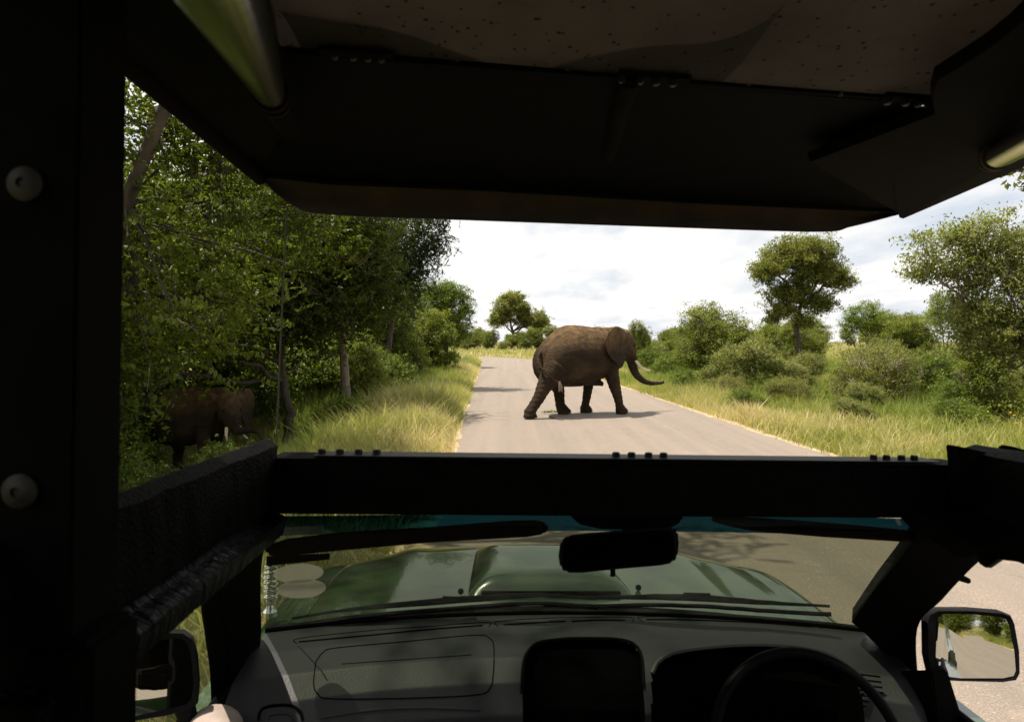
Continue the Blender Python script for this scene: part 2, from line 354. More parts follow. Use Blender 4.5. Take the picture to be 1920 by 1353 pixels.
# ------------------------------------------------------------ terrain and road
def road_centre(n=260):
    """centreline from far behind the truck to beyond the bend"""
    pts = []; x, y = 2.82, 0.0; h = math.atan2(1, -0.036)
    P = []
    px, py, a = x, y, h; s = 0
    while s < 330:
        P.append((px, py)); px += math.cos(a); py += math.sin(a); s += 1
        if 68 < s < 125: a += 1 / 48.0
        elif s >= 125: a -= 1 / 300.0
    Q = []; px, py, a = x, y, h + math.pi; s = 0
    while s < 160:
        px += math.cos(a); py += math.sin(a); s += 1; Q.append((px, py))
        if 22 < s < 48: a -= 1 / 40.0
        elif 48 < s < 84: a += 1 / 26.0
    return np.array(Q[::-1] + P)
RC = road_centre(); HALF = 3.42
tng = np.gradient(RC, axis=0); tng /= np.linalg.norm(tng, axis=1)[:, None]; nrm = np.stack([tng[:, 1], -tng[:, 0]], 1)   # to the right
def road_dist(x, y):
    """signed distance to the centreline (+ = right-hand side)"""
    x = np.asarray(x, dtype=np.float64).ravel(); y = np.asarray(y, dtype=np.float64).ravel(); out = np.empty(len(x))
    for k in range(0, len(x), 20000):
        dx = x[k:k + 20000, None] - RC[None, :, 0]; dy = y[k:k + 20000, None] - RC[None, :, 1]
        d2 = dx * dx + dy * dy; i = np.argmin(d2, 1); r = np.arange(len(i))
        sg = dx[r, i] * nrm[i, 0] + dy[r, i] * nrm[i, 1]
        out[k:k + 20000] = np.sign(sg) * np.sqrt(d2[r, i])
    return out
def hz(x, y):
    x = np.asarray(x, dtype=np.float64); y = np.asarray(y, dtype=np.float64)
    d = np.abs(road_dist(x, y)).reshape(x.shape) - HALF
    edge = smoothstep(-0.2, 1.6, d)
    n = 0.10 * np.sin(x * 0.31 + 1.3) * np.cos(y * 0.27) + 0.06 * np.sin(x * 0.83 + y * 0.61) + 0.03 * np.sin(x * 2.1 - y * 1.7)
    dip = -1.05 * smoothstep(3.6, 6.6, -x) * smoothstep(4, 9, y) * (1 - smoothstep(17.6, 22, y))
    far = 0.6 * smoothstep(20, 70, x) * smoothstep(10, 60, y)
    return -0.07 + edge * (0.06 + n) + dip + far
def hz1(x, y): return float(hz(np.array([x]), np.array([y]))[0])

u = np.linspace(-1, 1, 340); ax = np.sinh(u * 6.2) / np.sinh(6.2) * 2600
gx, gy = np.meshgrid(ax, ax + 12); zz = hz(gx, gy); n = len(ax)
idx = np.arange(n * n).reshape(n, n)
Fq = np.stack([idx[:-1, :-1], idx[:-1, 1:], idx[1:, 1:], idx[1:, :-1]], -1).reshape(-1, 4)
tag(mesh_np('ground', np.stack([gx, gy, zz], -1).reshape(-1, 3), Fq, M['soil'], smooth=True), kind='structure')

def ribbon(name, offs, zs, mat, jit=0.0, seed=3):
    rg = np.random.default_rng(seed); rows = []
    fine = np.linspace(0, len(RC) - 1, len(RC) * 4)
    cx_ = np.interp(fine, np.arange(len(RC)), RC[:, 0]); cy_ = np.interp(fine, np.arange(len(RC)), RC[:, 1])
    nx_ = np.interp(fine, np.arange(len(RC)), nrm[:, 0]); ny_ = np.interp(fine, np.arange(len(RC)), nrm[:, 1])
    for k, (o, z) in enumerate(zip(offs, zs)):
        oo = np.full(len(fine), float(o))
        if jit and k in (0, len(offs) - 1):
            w = rg.normal(0, 1, len(fine)); w = np.convolve(w, np.ones(3) / 3, 'same') * 0.6 + np.convolve(rg.normal(0, 1, len(fine)), np.ones(15) / 15, 'same') * 1.6
            oo += w * jit
        rows.append(np.stack([cx_ + nx_ * oo, cy_ + ny_ * oo, np.full(len(fine), z)], 1))
    V = np.concatenate(rows); L = len(fine); F = []
    for k in range(len(offs) - 1):
        a = np.arange(L - 1) + k * L; F.append(np.stack([a, a + L, a + L + 1, a + 1], 1))
    return tag(mesh_np(name, V, np.concatenate(F), mat, smooth=True), kind='structure')
ribbon('road', [-HALF, -2, 0, 2, HALF], [0.0, 0.02, 0.035, 0.02, 0.0], M['road'], jit=0.10)
ribbon('left_shoulder', [-HALF - 0.55, -HALF - 0.2, -HALF + 0.25], [-0.09, -0.008, -0.012], M['sand'], jit=0.2, seed=5)
ribbon('right_shoulder', [HALF - 0.25, HALF + 0.2, HALF + 0.5], [-0.012, -0.008, -0.09], M['sand'], jit=0.2, seed=6)

# ------------------------------------------------------------ grass (stuff)
def grass(name, label, region, n, seed, hgt, dens_fn=None, green=0.3, straw_edge=True, wide=1.0, hmod=None, nearlim=20):
    rg = np.random.default_rng(seed)
    x, y = region(rg, n)
    d = np.abs(road_dist(x, y)) - HALF
    keep = d > 0.02 + 0.45 * rg.random(len(x)) ** 1.5
    x, y, d = x[keep], y[keep], d[keep]
    # clumping: displace each blade towards tuft centres
    cell = 0.16 + 0.0045 * np.hypot(x, y); cx0 = np.floor(x / cell); cy0 = np.floor(y / cell)
    h = np.abs(np.sin(cx0 * 127.1 + cy0 * 311.7) * 43758.5453) % 1; h2 = np.abs(np.sin(cx0 * 269.5 + cy0 * 183.3) * 24634.6345) % 1
    tx = (cx0 + h) * cell; ty = (cy0 + h2) * cell
    w = rg.random(len(x)) * 0.85
    x = x * (1 - w) + tx * w; y = y * (1 - w) + ty * w
    z = hz(x, y); N = len(x)
    patch = 0.5 + 0.5 * np.sin(x * 0.9 + 2.0 * np.sin(y * 0.35)) * np.cos(y * 0.55 + 1.2 * np.sin(x * 0.6)); patch2 = 0.5 + 0.32 * np.sin(x * 0.31 + y * 0.22 + 2 * np.sin(x * 0.17)) + 0.3 * np.sin(x * 1.3 + 2.2 * np.sin(y * 0.7)) * np.sin(y * 0.9 + 1.5 * np.sin(x * 0.8))
    near = np.clip(1 - d / 0.6, 0, 1)
    H = hgt * (0.35 + 0.75 * rg.random(N)) * (0.55 + 0.65 * patch) * (1 - 0.55 * near) * (0.7 + 0.6 * h)
    if hmod is not None: H = H * hmod(x, y)
    dist = np.hypot(x, y); W = wide * (0.0026 + 0.00030 * dist) * (0.6 + 0.8 * rg.random(N))
    ang = rg.random(N) * 2 * np.pi; lean = (0.2 + 0.85 * rg.random(N)) * H
    base = np.stack([x, y, z - 0.03], 1)
    outw = np.arctan2(y - ty, x - tx); la = np.where(rg.random(N) < 0.6, outw, ang)
    L = np.stack([np.cos(la), np.sin(la), np.zeros(N)], 1) * lean[:, None]
    S = np.stack([-np.sin(ang), np.cos(ang), np.zeros(N)], 1) * W[:, None]
    mid = base + L * 0.3 + np.array([0, 0, 1]) * (H * 0.6)[:, None]
    tip = base + L + np.array([0, 0, 1]) * (H * 1.0)[:, None]
    # seed heads: some blades widen near the tip
    sh = (rg.random(N) < 0.25) * 1.0
    S2 = S * (0.55 + 0.9 * sh)[:, None]
    straw = np.clip(0.62 * np.exp(-d / (3.2 if straw_edge else 1.5)) + 0.75 * patch2 - 0.16 - green + 0.3 * rg.random(N) + 0.15 * sh, 0, 1)
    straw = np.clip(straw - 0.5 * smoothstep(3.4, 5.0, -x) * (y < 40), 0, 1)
    tb = np.clip(straw - 0.15, 0, 1)
    te = np.clip(straw + 0.22, 0, 1); nr = (dist < nearlim) & (y > 0); fr_ = ~nr
    V1 = np.stack([base - S, base + S, mid + S2, mid - S2, tip], 1)[nr].reshape(-1, 3); i = np.arange(nr.sum()) * 5
    V2 = np.stack([base - S * 1.3, base + S * 1.3, tip], 1)[fr_].reshape(-1, 3); j = len(V1) + np.arange(fr_.sum()) * 3
    tint = np.concatenate([np.stack([tb, tb, straw, straw, te], 1)[nr].ravel(), np.stack([tb, tb, te], 1)[fr_].ravel()])
    o = mesh_np(name, np.concatenate([V1, V2]), [np.stack([i, i + 1, i + 2, i + 3], 1), np.concatenate([np.stack([i + 3, i + 2, i + 4], 1), np.stack([j, j + 1, j + 2], 1)])], M['grass'], tint=tint)
    return tag(o, label, 'grass', kind='stuff')

def fan(x0, x1, y0, y1, p=1.6):
    def f(rg, n):
        y = y0 + (y1 - y0) * rg.random(n) ** p; x = x0 + (x1 - x0) * rg.random(n); return x, y
    return f
def strip(side, w0, w1, y0, y1, p=1.5, pw=1.3):
    def f(rg, n):
        y = y0 + (y1 - y0) * rg.random(n) ** p
        i = np.clip((y - RC[0, 1]).astype(int), 0, len(RC) - 1)
        xc = np.interp(y, RC[:230, 1], RC[:230, 0]); w = w0 + (w1 - w0) * rg.random(n) ** pw
        return xc + side * (HALF + w), y
    return f
def tussock(x, y):
    k = 1 - 0.5 * smoothstep(3.6, 4.6, -x) * (1 - smoothstep(17, 20, y))
    for (a, b, r, s) in ((-2.6, 24, 1.2, 0.9), (-2.3, 20, 1.0, 0.6), (-3.4, 17.5, 1.1, 0.6), (-2.9, 31, 1.3, 0.6), (-2.1, 15.0, 0.8, 0.4)):
        k += s * np.exp(-((x - a) ** 2 + ((y - b) / 1.2) ** 2) / r ** 2)
    return k
def low_by_elephant(x, y): return 1 - 0.72 * np.exp(-((x + 6.6) ** 2 / 8 + (y - 14.0) ** 2 / 14))
grass('grass', 'long dry straw and green grass covering the left road verge', strip(-1, 0, 5.5, 8, 75, 1.6), 130000, 11, 0.60, green=0.46, hmod=tussock)
grass('grass', 'tall yellow and green grass covering the right road verge', strip(1, 0, 26, 8, 95, 1.45, 1.4), 290000, 12, 0.56, green=0.44)
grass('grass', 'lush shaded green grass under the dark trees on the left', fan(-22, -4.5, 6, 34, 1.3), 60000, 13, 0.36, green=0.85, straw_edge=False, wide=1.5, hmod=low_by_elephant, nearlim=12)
grass('grass', 'short yellow grass beyond the bend at the far end of the road', fan(-45, 60, 70, 190, 1.0), 40000, 14, 0.7, green=-0.1, wide=2.2)
grass('grass', 'pale grass along the verge behind the vehicle seen in the side mirror', strip(1, 0, 9, -60, 8, 0.7), 40000, 15, 0.5, green=0.3, wide=1.6)
grass('grass', 'roadside grass beside the left front of the vehicle', fan(-8, -0.6, 2.0, 9.5, 1.0), 30000, 16, 0.30, green=0.30, wide=1.2)

# ------------------------------------------------------------ trees
def unit(v): return v / np.maximum(np.linalg.norm(v, axis=-1, keepdims=True), 1e-9)
def np_tube(P, R, seg):
    """P (n,3) R (n,) -> V,F"""
    P = np.asarray(P, float); n = len(P); T = unit(np.gradient(P, axis=0))
    ref = np.where(np.abs(T[:, 2:3]) > 0.9, np.array([[1.0, 0, 0]]), np.array([[0, 0, 1.0]]))
    ref[:] = ref[0]
    A = unit(np.cross(T, ref)); B = np.cross(A, T)
    a = np.linspace(0, 2 * np.pi, seg, endpoint=False)
    V = P[:, None, :] + (A[:, None, :] * np.cos(a)[None, :, None] + B[:, None, :] * np.sin(a)[None, :, None]) * np.asarray(R)[:, None, None]
    i = np.arange(n - 1)[:, None] * seg; k = np.arange(seg)[None]; l = (k + 1) % seg
    F = np.stack([i + k, i + l, i + seg + l, i + seg + k], -1).reshape(-1, 4)
    return V.reshape(-1, 3), F
class Tubes:
    def __init__(s): s.V = []; s.F = []; s.n = 0
    def add(s, P, R, seg=5):
        V, F = np_tube(P, R, seg); s.V.append(V); s.F.append(F + s.n); s.n += len(V)
    def build(s, name, mat, parent): return mesh_np(name, np.concatenate(s.V), np.concatenate(s.F), mat, parent, smooth=True)
def curve(a, b, n, rg, wig, sag=0.0):
    t = np.linspace(0, 1, n)[:, None]; a = np.asarray(a, float); b = np.asarray(b, float)
    L = np.linalg.norm(b - a); P = a + (b - a) * t
    w = rg.normal(0, 1, (n, 3)); w = np.cumsum(w, 0); w -= w[0] + (w[-1] - w[0]) * t
    P = P + w * wig * L / math.sqrt(n); P[:, 2] += (np.sin(t[:, 0] * np.pi)) * sag * L
    return P

def leaves(rg, centers, tints, k, rc, size, aspect=0.42, droop=0.2, flat=0.7, spray=False):
    """k leaves about each centre; spray: leaflets set along little twigs"""
    n = len(centers)
    if spray:
        m = max(1, k // 12); tw = rg.normal(0, 1, (n, m, 3)); tw[..., 2] *= 0.5; tw[..., 2] -= droop; tw = unit(tw)
        t = np.linspace(0.05, 1, 6)[None, None, :, None]
        st = centers[:, None, :] + rg.normal(0, rc * 0.45, (n, m, 3))
        pos = st[:, :, None, :] + tw[:, :, None, :] * t * rc * 0.9
        side = unit(np.cross(tw, rg.normal(0, 1, (n, m, 3))))[:, :, None, :]
        pos = np.repeat(pos, 2, axis=2); sgn = np.tile(np.array([1, -1]), 6)[None, None, :, None]
        D = unit(side * sgn + tw[:, :, None, :] * 0.5 + rg.normal(0, 0.2, pos.shape))
        C0 = pos.reshape(-1, 3); D = D.reshape(-1, 3); per = m * 12
    else:
        o = rg.normal(0, 1, (n, k, 3)); o = unit(o) * (rg.random((n, k, 1)) ** 0.45) * rc * (0.55 + 0.9 * rg.random((n, 1, 1)) ** 1.4); o[..., 2] *= flat
        C0 = (centers[:, None, :] + o).reshape(-1, 3); D = rg.normal(0, 1, (n * k, 3)); D[:, 2] -= droop * 1.5; D = unit(D + unit(o.reshape(-1, 3)) * 0.5); per = k
    N = len(C0); s = size * (0.6 + 0.8 * rg.random(N))
    up = rg.normal(0, 0.5, (N, 3)); up[:, 2] += 1.0
    S = unit(np.cross(D, up)); Nn = np.cross(S, D)
    a = C0 - D * (s / 2)[:, None]; b = C0 + D * (s / 2)[:, None]; w = (s * aspect / 2)[:, None]
    m_ = C0 + Nn * (s * 0.08)[:, None]
    V = np.stack([a, m_ + S * w, b, m_ - S * w], 1).reshape(-1, 3)
    F = np.arange(N * 4).reshape(-1, 4)
    T = np.clip(np.repeat(tints, per) + rg.normal(0, 0.13, N), 0, 1)
    return V, F, np.repeat(T, 4)

def make_tree(name, label, cat, pos, trunk, blobs, ncl, k, rc, size, leafm, barkm='bark', seed=1, aspect=0.42, spray=False,
              group=None, tr=0.15, nstem=1, droop=0.2, shell=0.45, limb=None, twigs=True, tint0=0.5, hole=0.0, bare=0, lseg=7, rag=0.11):
    """pos: foot of the trunk; trunk: list of local points; blobs: (cx,cy,cz,rx,ry,rz) local crown masses"""
    rg = np.random.default_rng(seed)
    root = empty(name, pos, label, cat, group)
    tb = Tubes(); trunk = [np.array(p, float) for p in trunk]; top = trunk[-1]
    blobs = np.array(blobs, float)
    for s_ in range(nstem):
        off = np.zeros(3) if nstem == 1 else np.append(rg.normal(0, 0.22, 2), 0)
        P = np.array([p + off * (0.4 + 1.2 * i) for i, p in enumerate(trunk)]); 
        t = np.linspace(0, len(P) - 1, 4 * len(P)); PP = np.stack([np.interp(t, np.arange(len(P)), P[:, j]) for j in range(3)], 1)
        PP += np.concatenate([[np.zeros(3)], rg.normal(0, tr * 0.16, (len(PP) - 1, 3))])
        R = tr * (1.0 - 0.45 * np.linspace(0, 1, len(PP))); R[0] *= 1.35
        tb.add(PP, R, 9)
    vol = blobs[:, 3] * blobs[:, 4] * blobs[:, 5]; vol = vol ** 0.8; pr = vol / vol.sum()
    limbs = []
    for b in blobs:
        st = trunk[-1] if b[2] > top[2] or len(trunk) < 2 else trunk[-2] * 0.4 + trunk[-1] * 0.6
        L = curve(st, b[:3] + rg.normal(0, 0.15, 3) * b[3:], lseg, rg, 0.14, 0.06); r0 = tr * (0.42 + 0.22 * rg.random())
        tb.add(L, np.linspace(r0, r0 * 0.35, len(L)), 6); limbs.append(L)
        for q in range(3):
            e = b[:3] + unit(rg.normal(0, 1, 3)) * b[3:] * 0.8; s0 = L[rg.integers(lseg // 2, lseg)]
            L2 = curve(s0, e, 6, rg, 0.16); tb.add(L2, np.linspace(r0 * 0.45, r0 * 0.12, 6), 5); limbs.append(L2)
    LP = np.concatenate(limbs)
    bi = rg.choice(len(blobs), ncl, p=pr); B = blobs[bi]
    dr = unit(rg.normal(0, 1, (ncl, 3))); rr = shell + (1 - shell) * rg.random((ncl, 1)) ** 0.7; rr *= 1 + rg.normal(0, rag, (ncl, 1))
    lump = 1 + 0.20 * np.sin(dr[:, :1] * 7 + bi[:, None]) * np.cos(dr[:, 1:2] * 6 + dr[:, 2:3] * 5)
    Cn = B[:, :3] + dr * rr * lump * B[:, 3:]
    gz = Cn[:, 2] > 0.12; Cn = Cn[gz]; dr = dr[gz]
    if hole:   # gaps: drop clusters where a lumpy field is low
        fsc = 2.2 / max(0.5, blobs[:, 3].mean())
        fld = np.sin(Cn[:, 0] * fsc * 2.1 + seed) + np.sin(Cn[:, 1] * fsc * 2.4 + 1.7 * seed) + np.sin(Cn[:, 2] * fsc * 2.7 + 0.6 * seed)
        kp = fld > -1.7 + hole * 2.2 * rg.random(len(Cn)); Cn = Cn[kp]; dr = dr[kp]
    ti = np.clip(tint0 + 0.22 * np.sin(Cn[:, 0] * 1.3 + seed) * np.cos(Cn[:, 2] * 1.7) + rg.normal(0, 0.13, len(Cn)), 0, 1)
    if twigs:
        step = max(1, len(Cn) // (700 if twigs is True else twigs))
        for c in Cn[::step]:
            j = np.argmin(((LP - c) ** 2).sum(1)); L = curve(LP[j], c, 4, rg, 0.14)
            tb.add(L, np.linspace(tr * 0.10 + 0.004, 0.004 + tr * 0.02, 4), 3)
    for q in range(bare):   # bare dry sticks poking out
        b = blobs[rg.integers(len(blobs))]; e = b[:3] + unit(np.append(rg.normal(0, 1, 2), 0.7 + rg.random())) * b[3:] * 1.25
        tb.add(curve(trunk[-1] * 0.6, e, 6, rg, 0.12), np.linspace(0.022, 0.006, 6), 4)
    tb.build('trunk', M[barkm], root)
    V, F, T = leaves(rg, Cn, ti, k, rc, size, aspect, droop, spray=spray)
    mesh_np('crown', V, F, M[leafm], root, tint=T)
    return root
def copy_tree(src, pos, rz, sc, label, group=None, cat=None):
    r = src.copy(); C.objects.link(r); r.location = pos; r.rotation_euler = (0, 0, rz); r.scale = (sc, sc, sc) if not hasattr(sc, '__len__') else sc
    r['label'] = label
    if group: r['group'] = group
    elif 'group' in r: del r['group']
    if cat: r['category'] = cat
    for ch in list(src.children):
        c = ch.copy(); C.objects.link(c); c.parent = r
    return r
def G(x, y, dz=0.0): return (x, y, hz1(x, y) - 0.05 + dz)
#TREES
# ---- left side: the dark wood beside the road
GL = 'trees of the dark wood on the left'
tA = make_tree('acacia_tree', 'nearest dense green tree on the left, its high branches hanging beside the black post', 'tree', G(-8.6, 9.0),
    [(0, 0, 0), (0.3, 0, 1.6), (0.5, 0.1, 2.8)],
    [(3.1, 0.2, 4.0, 2.2, 2.2, 1.5), (2.6, 0.6, 5.6, 2.5, 2.2, 1.2), (0.2, 0.5, 4.6, 2.4, 2.4, 2.0), (3.6, -3.3, 8.8, 2.7, 2.6, 0.9), (2.2, -2.0, 8.2, 2.6, 2.2, 1.1), (6.0, -5.6, 8.6, 1.5, 0.9, 0.4), (1.8, 0.2, 2.9, 1.2, 1.6, 0.7), (7.2, -1.2, 9.2, 1.3, 0.9, 0.5), (3.8, 3.4, 5.6, 1.9, 1.7, 1.2), (4.6, 1.6, 6.6, 1.7, 1.7, 0.9), (2.2, 3.2, 4.2, 1.6, 1.4, 0.9)],
    3400, 48, 0.40, 0.085, 'leaf_dark', seed=21, spray=True, tr=0.20, hole=0.35, group=GL, tint0=0.6, lseg=9, twigs=500, aspect=0.55)
tB3 = make_tree('acacia_tree', 'dark tree with low spreading boughs standing just beyond the half-hidden elephant', 'tree', G(-5.85, 17.6),
    [(0, 0, 0), (0.1, 0, 1.3), (-0.2, 0.2, 2.5)],
    [(-0.2, 0, 4.1, 2.2, 2.2, 1.5), (0.2, 0.3, 6.0, 2.3, 2.2, 1.4), (-2.1, 0.2, 4.8, 1.9, 2.0, 1.7), (-1.6, -1.6, 3.6, 1.7, 1.6, 0.9), (-2.8, -2.4, 5.0, 1.8, 1.5, 1.2), (-2.1, -2.9, 2.5, 0.8, 0.5, 0.4), (-2.55, -2.9, 1.9, 0.4, 0.3, 0.3)],
    1900, 48, 0.46, 0.105, 'leaf_dark', seed=22, spray=True, tr=0.15, hole=0.2, group=GL, tint0=0.4, lseg=9, twigs=400, aspect=0.55)
tB = make_tree('acacia_tree', 'dark tree with the bare straight pale trunk at the edge of the left verge', 'tree', G(-4.72, 19.2),
    [(0, 0, 0), (0.02, 0, 1.2), (-0.03, 0, 2.6)],
    [(-0.9, 0, 4.3, 2.2, 2.2, 1.7), (-0.2, 0.2, 6.1, 2.0, 2.1, 1.5), (0.5, -0.4, 4.0, 1.15, 1.5, 1.3), (-0.5, -1.2, 3.2, 1.3, 1.0, 0.8)],
    1800, 48, 0.44, 0.105, 'leaf_dark', barkm='bark_pale', seed=23, spray=True, tr=0.17, hole=0.25, group=GL, tint0=0.35, lseg=8, aspect=0.5)
tC = make_tree('feathery_tree', 'tallest dark tree on the left with fine hanging twigs against the sky', 'tree', G(-5.6, 30.5),
    [(0, 0, 0), (0.1, 0, 2.2), (0.5, 0, 4.2)],
    [(0.9, 0, 6.9, 1.8, 1.9, 2.1), (0.3, 0, 5.2, 1.9, 2.0, 1.6), (2.3, -0.2, 8.4, 1.15, 1.2, 0.95), (2.0, 0, 6.8, 0.8, 0.9, 1.0), (-1.6, 0, 6.5, 2.0, 2.0, 2.6)],
    1600, 36, 0.5, 0.13, 'leaf_deep', seed=24, spray=True, tr=0.17, hole=0.3, droop=0.9, group=GL, tint0=0.35, aspect=0.4)
tD = make_tree('leafy_tree', 'bright green rounded tree at the far end of the left wood where the road bends', 'tree', G(-5.4, 55),
    [(0, 0, 0), (0.1, 0, 1.4), (0, 0, 2.6)],
    [(0.75, 0, 4.7, 1.65, 1.8, 2.2), (-1.2, 0, 4.9, 1.8, 2, 2.1), (0.9, 0, 3.0, 1.4, 1.5, 1.2), (-0.2, -0.4, 5.9, 1.3, 1.4, 1.2)],
    1500, 26, 0.36, 0.15, 'leaf_bright', seed=25, tr=0.2, group=GL, tint0=0.45, hole=0.1)
bE = make_tree('bush', 'tall yellow-green bush at the left road verge before the bright round tree', 'bush', G(-5.0, 42),
    [(0, 0, 0), (0, 0, 0.7)], [(0.2, 0, 2.5, 1.35, 1.5, 1.75), (-0.9, 0.2, 2.1, 1.4, 1.5, 1.7), (0.4, -0.3, 1.1, 1.4, 1.3, 1.0)],
    1300, 26, 0.26, 0.13, 'leaf_yellow', seed=26, tr=0.07, nstem=4, tint0=0.42, hole=0.15)
bE2 = make_tree('bush', 'grey-green bush between the dark wood and the tall yellow-green bush', 'bush', G(-5.9, 36),
    [(0, 0, 0), (0, 0, 0.6)], [(0, 0, 1.8, 1.35, 1.4, 1.5), (-0.9, 0.2, 2.4, 1.1, 1.2, 1.5), (0.7, -0.2, 0.9, 0.9, 1.0, 0.8)],
    900, 26, 0.26, 0.11, 'leaf_mid', seed=27, tr=0.06, nstem=4, tint0=0.4, hole=0.15)
bF = make_tree('shrub', 'low vivid green shrub lit by the sun at the foot of the dark wood', 'shrub', G(-5.1, 28),
    [(0, 0, 0), (0, 0, 0.3)], [(0, 0, 1.0, 1.05, 1.0, 0.75), (-0.9, 0.3, 1.3, 1.0, 1.0, 0.9), (0.6, -0.3, 0.6, 0.7, 0.7, 0.5)],
    620, 26, 0.22, 0.09, 'leaf_bright', seed=28, tr=0.03, nstem=5, tint0=0.5, hole=0.2)
GS = 'shrubs growing under the left wood'
copy_tree(bF, G(-6.4, 24), 2.1, 1.25, 'shaded green shrub behind the bare pale trunk', GS, 'shrub')
copy_tree(bF, G(-9.6, 15.2), 0.7, 1.2, 'light green shrub under the trees left of the half-hidden elephant', GS, 'shrub')
copy_tree(bF, G(-10.2, 21.5), 4.0, 1.7, 'pale shrub in the gap behind the back of the half-hidden elephant', GS, 'shrub')
copy_tree(bF, G(-5.2, 13.0), 0.9, 0.42, 'little green shrub in the left verge below the hanging cord', GS, 'shrub')
copy_tree(bF, G(-4.2, 16.2), 2.9, 0.5, 'little shrub at the left verge before the bare pale trunk', GS, 'shrub')
copy_tree(bE2, G(-4.9, 22.5), 1.9, 0.62, 'dark shrub right behind the bare pale trunk', GS, 'shrub')
copy_tree(bF, G(-7.4, 21.8), 5.2, 1.3, 'sunlit shrub in front of the trunk of the half-hidden elephant', GS, 'shrub')
copy_tree(bF, G(-6.5, 10.2), 3.2, 0.7, 'small shrub beside the post at the lower left of the wood', GS, 'shrub')
for i, (x, y, s) in enumerate(((-14, 20, 2.0), (-18, 26, 2.4), (-12, 30, 2.2), (-9, 34, 2.4), (-16, 13, 1.8), (-22, 17, 2.3), (-8.5, 29, 1.7))):
    copy_tree(bE2, G(x, y), i * 1.3, s * 0.75, 'one of the dense shrubs deep in the shade of the left wood', 'dense shrubs deep in the left wood', 'shrub')
DT = 'one of the dark trees standing deep inside the left wood'
for i, (x, y, s) in enumerate(((-10.5, 19.5, 1.05), (-13.5, 14.5, 1.0), (-15.5, 22, 1.2), (-9.6, 25.5, 1.1), (-12.5, 31, 1.25), (-20, 18, 1.2), (-19.5, 28, 1.35), (-7.8, 38, 1.0), (-9.5, 46, 1.0))):
    copy_tree((tB3, tB)[i % 2], G(x, y), 1.1 + i * 1.9, s, DT, 'dark trees deep inside the left wood')

# ---- thicket branches in front of the second elephant
# ---- right side
GR = 'bushes of the thicket on the right'
tR = make_tree('bushwillow_tree', 'nearest many-stemmed grey-green tree at the far right beyond the grass', 'tree', G(12.9, 17.5),
    [(0, 0, 0), (-0.15, 0, 0.7), (-0.2, 0, 1.3)],
    [(-0.1, 0, 3.2, 1.6, 1.6, 1.4), (-1.65, 0.1, 4.45, 1.1, 1.1, 0.72), (-0.8, 0, 4.8, 0.95, 0.9, 0.6), (0.9, 0, 4.2, 1.4, 1.4, 1.0), (-0.9, -0.2, 2.4, 0.95, 1.0, 0.85), (0.9, -0.4, 2.4, 1.3, 1.2, 0.9), (-2.2, 0.1, 3.9, 0.5, 0.6, 0.3)],
    2100, 28, 0.32, 0.095, 'leaf_grey', barkm='bark_pale', seed=31, tr=0.08, nstem=7, hole=0.35, tint0=0.5, lseg=7)
make_tree('shrub', 'leafy dark green shrub at the foot of the many-stemmed tree on the far right', 'shrub', G(11.7, 16.6),
    [(0, 0, 0), (0, 0, 0.3)], [(0, 0, 0.9, 0.55, 0.6, 0.75), (0.3, -0.6, 0.5, 0.5, 0.5, 0.4), (-0.2, 0.2, 1.4, 0.4, 0.5, 0.4)],
    330, 26, 0.18, 0.08, 'leaf_mid', seed=32, tr=0.03, nstem=5, tint0=0.3, hole=0.2)
make_tree('roadside_tree', 'tree at the upper right edge showing only its lowest hanging leaves', 'tree', G(9.9, 9.4),
    [(0, 0, 0), (0.1, 0, 2.2), (0, 0, 4.2)],
    [(-0.9, 0, 5.3, 1.6, 1.7, 0.9), (0.7, 0, 6.4, 2.2, 2.2, 1.3), (-2.75, 0.2, 4.45, 0.42, 0.5, 0.22)],
    700, 28, 0.26, 0.085, 'leaf_olive', seed=33, tr=0.15, hole=0.3, tint0=0.55)
tU = make_tree('thorn_tree', 'tall lone olive tree with a flat dense crown rising above the thicket on the right', 'tree', G(17.6, 42),
    [(0, 0, 0), (0.05, 0, 1.8), (-0.15, 0, 3.0), (0.2, 0, 4.4)],
    [(0.0, 0, 7.55, 2.15, 2.3, 1.15), (-1.9, 0, 6.5, 1.15, 1.6, 0.95), (1.5, 0, 6.6, 1.35, 1.6, 1.0), (2.6, 0, 5.85, 0.9, 1.1, 0.65), (-0.6, 0.2, 5.1, 1.6, 1.6, 0.85), (1.2, 0, 4.5, 1.3, 1.3, 0.75), (-1.0, 0, 4.1, 1.1, 1.2, 0.6), (0.2, -0.4, 6.2, 1.4, 1.2, 0.9), (0.3, 0, 3.3, 0.9, 0.9, 0.45), (-1.5, 0, 3.5, 0.6, 0.8, 0.4)],
    2500, 28, 0.34, 0.14, 'leaf_olive', seed=34, tr=0.2, hole=0.08, tint0=0.5, shell=0.2)
b1 = make_tree('bush', 'large round-topped dark green bush on the right behind the trunk tip of the elephant', 'bush', G(9.6, 32),
    [(0, 0, 0), (0, 0, 0.7)], [(0, 0, 2.3, 1.6, 1.7, 1.2), (-0.5, 0.5, 3.1, 1.15, 1.2, 0.75), (0.9, -0.3, 1.7, 1.2, 1.2, 1.1), (-1.1, 0, 1.4, 0.9, 1.0, 0.9)],
    1400, 28, 0.26, 0.10, 'leaf_mid', seed=35, tr=0.07, nstem=5, tint0=0.4, hole=0.35, rag=0.16, bare=6, group=GR)
